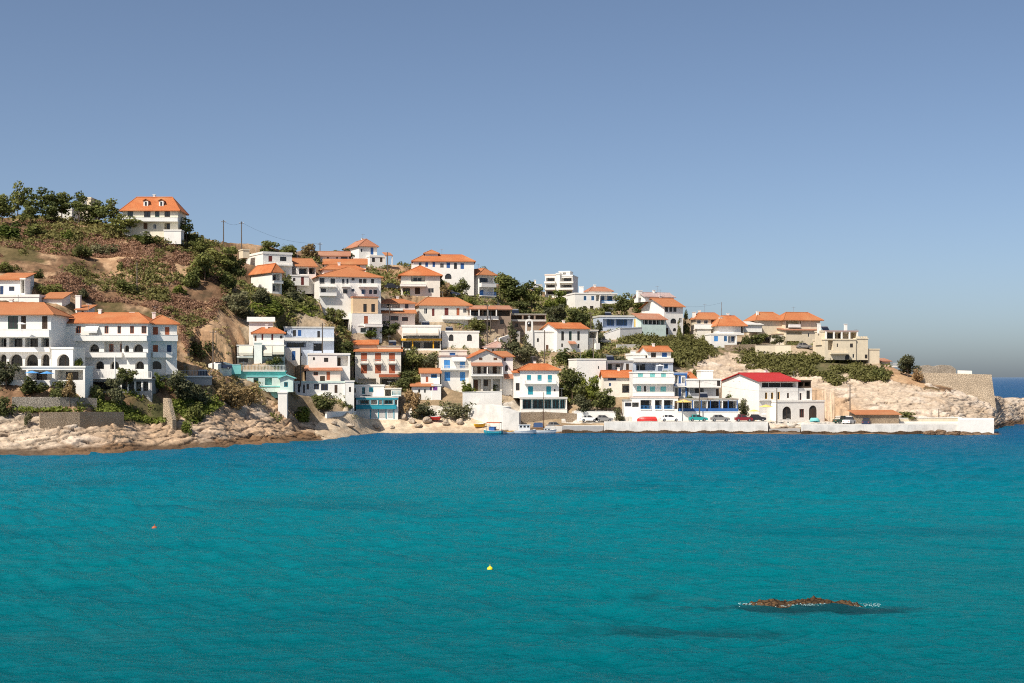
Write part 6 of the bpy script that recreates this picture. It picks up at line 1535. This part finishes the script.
boat('sailing boat with a tall brown mast and dark blue boom cover', 544, 434.2, 5.4, 1.9, 1.1, 'cwhite', 306, 6, 'white', 'beige', mast=(-.02, 8.9), cover='dblue', cabin=(-.02, .25, 1.1, 'cwhite'), name='sailing_boat')
M['boatred'] = plain('red_boat_paint', (0.50, 0.035, 0.03), .4, .06)
boat('upturned bright red boat lying on the quay before the guesthouse', 647, 420.3, 4.4, 1.7, .8, 'boatred', 314.6, 180, 'boatred', 'boatred', onland=True, flip=True, name='rowing_boat')
boat('small red boat pulled up on the beach near the ramp wall', 434, 420, 3.0, 1.3, .8, 'boatred', None if False else 315, 165, 'cwhite', 'beige', onland=True, name='rowing_boat')
boat('orange and white dinghy on the sand left of the fishing boat', 480, 427, 2.6, 1.2, .7, 'yellow', 312.5, 20, 'cwhite', 'cwhite', onland=True, name='dinghy')
boat('turquoise dinghy upside down before the right arched door', 815, 421.5, 2.2, 1.2, .8, 'turq', 317, 10, 'teal', 'teal', onland=True, flip=True, name='dinghy')

# ------------------------------------------------------------------ parasols and tables on the waterfront
def parasol(label, px, yt, yb, m, d, r=1.3, closed=False):
    z = zrow(yb, d); h = zrow(yt, d)-z; e = empty('parasol', P(px, d, z)); tag(e, label, 'parasol')
    p = MB(); p.tube((0,0,-.1), (0,0,h), .03, .03, 6); p.build('pole', 'metal', e)
    c = MB(); n = 8
    for k in range(n):
        a, b = 2*math.pi*k/n, 2*math.pi*(k+1)/n
        c.prism([(0,0,h), (r*math.cos(a), r*math.sin(a), h-r*.32), (r*math.cos(b), r*math.sin(b), h-r*.32)], (0,0,.02))
    c.build('canopy', m, e)
parasol('blue parasol on the low terrace, under the second hotel arch', 32, 370.8, 379, 'lblue', 239.3, 1.25)
parasol('blue parasol on the low terrace, partly behind the brown tree', 47, 371.3, 379, 'lblue', 239.3, 1.25)
parasol('yellow ochre parasol beside the guesthouse arcade', 684, 399.5, 412, 'ochre', 316.8, 1.9)
parasol('wide yellow cafe parasol left of the red roofed building wall', 766, 404.5, 419, 'ochre', 319, 1.7)
parasol('smaller ochre cafe parasol near the creeper tree', 754, 409.5, 420, 'ochre', 319, 1.3)
parasol('white cafe parasol under the yellow one', 764, 413, 422, 'cloth_w', 315.5, .9)
parasol('white parasol on the upper hotel balcony', 22, 322.5, 332, 'cloth_w', 243.9, .9)
parasol('white parasol on the house terrace with the blue shutter', 660, 364.5, 373, 'cloth_w', 341, 1.1)
def table(label, px, yb, d):
    z = zrow(yb, d); e = empty('cafe_table', P(px, d, z)); tag(e, label, 'table', 'cafe tables on the quay')
    t = MB(); t.lathe([(0,.72),(.45,.72),(.45,.76),(0,.76)], 12); t.build('table_top', 'white', e); l = MB(); l.tube((0,0,0), (0,0,.72), .04, .04, 6); l.tube((0,0,0), (0,0,.04), .25, .25, 10); l.build('leg', 'metal', e)
for i, px in enumerate((771, 781, 788)): table(('cafe table nearest the wide yellow parasol', 'cafe table in front of the left arched door, left one', 'cafe table in front of the left arched door, right one')[i], px, 422.2, 314.5)
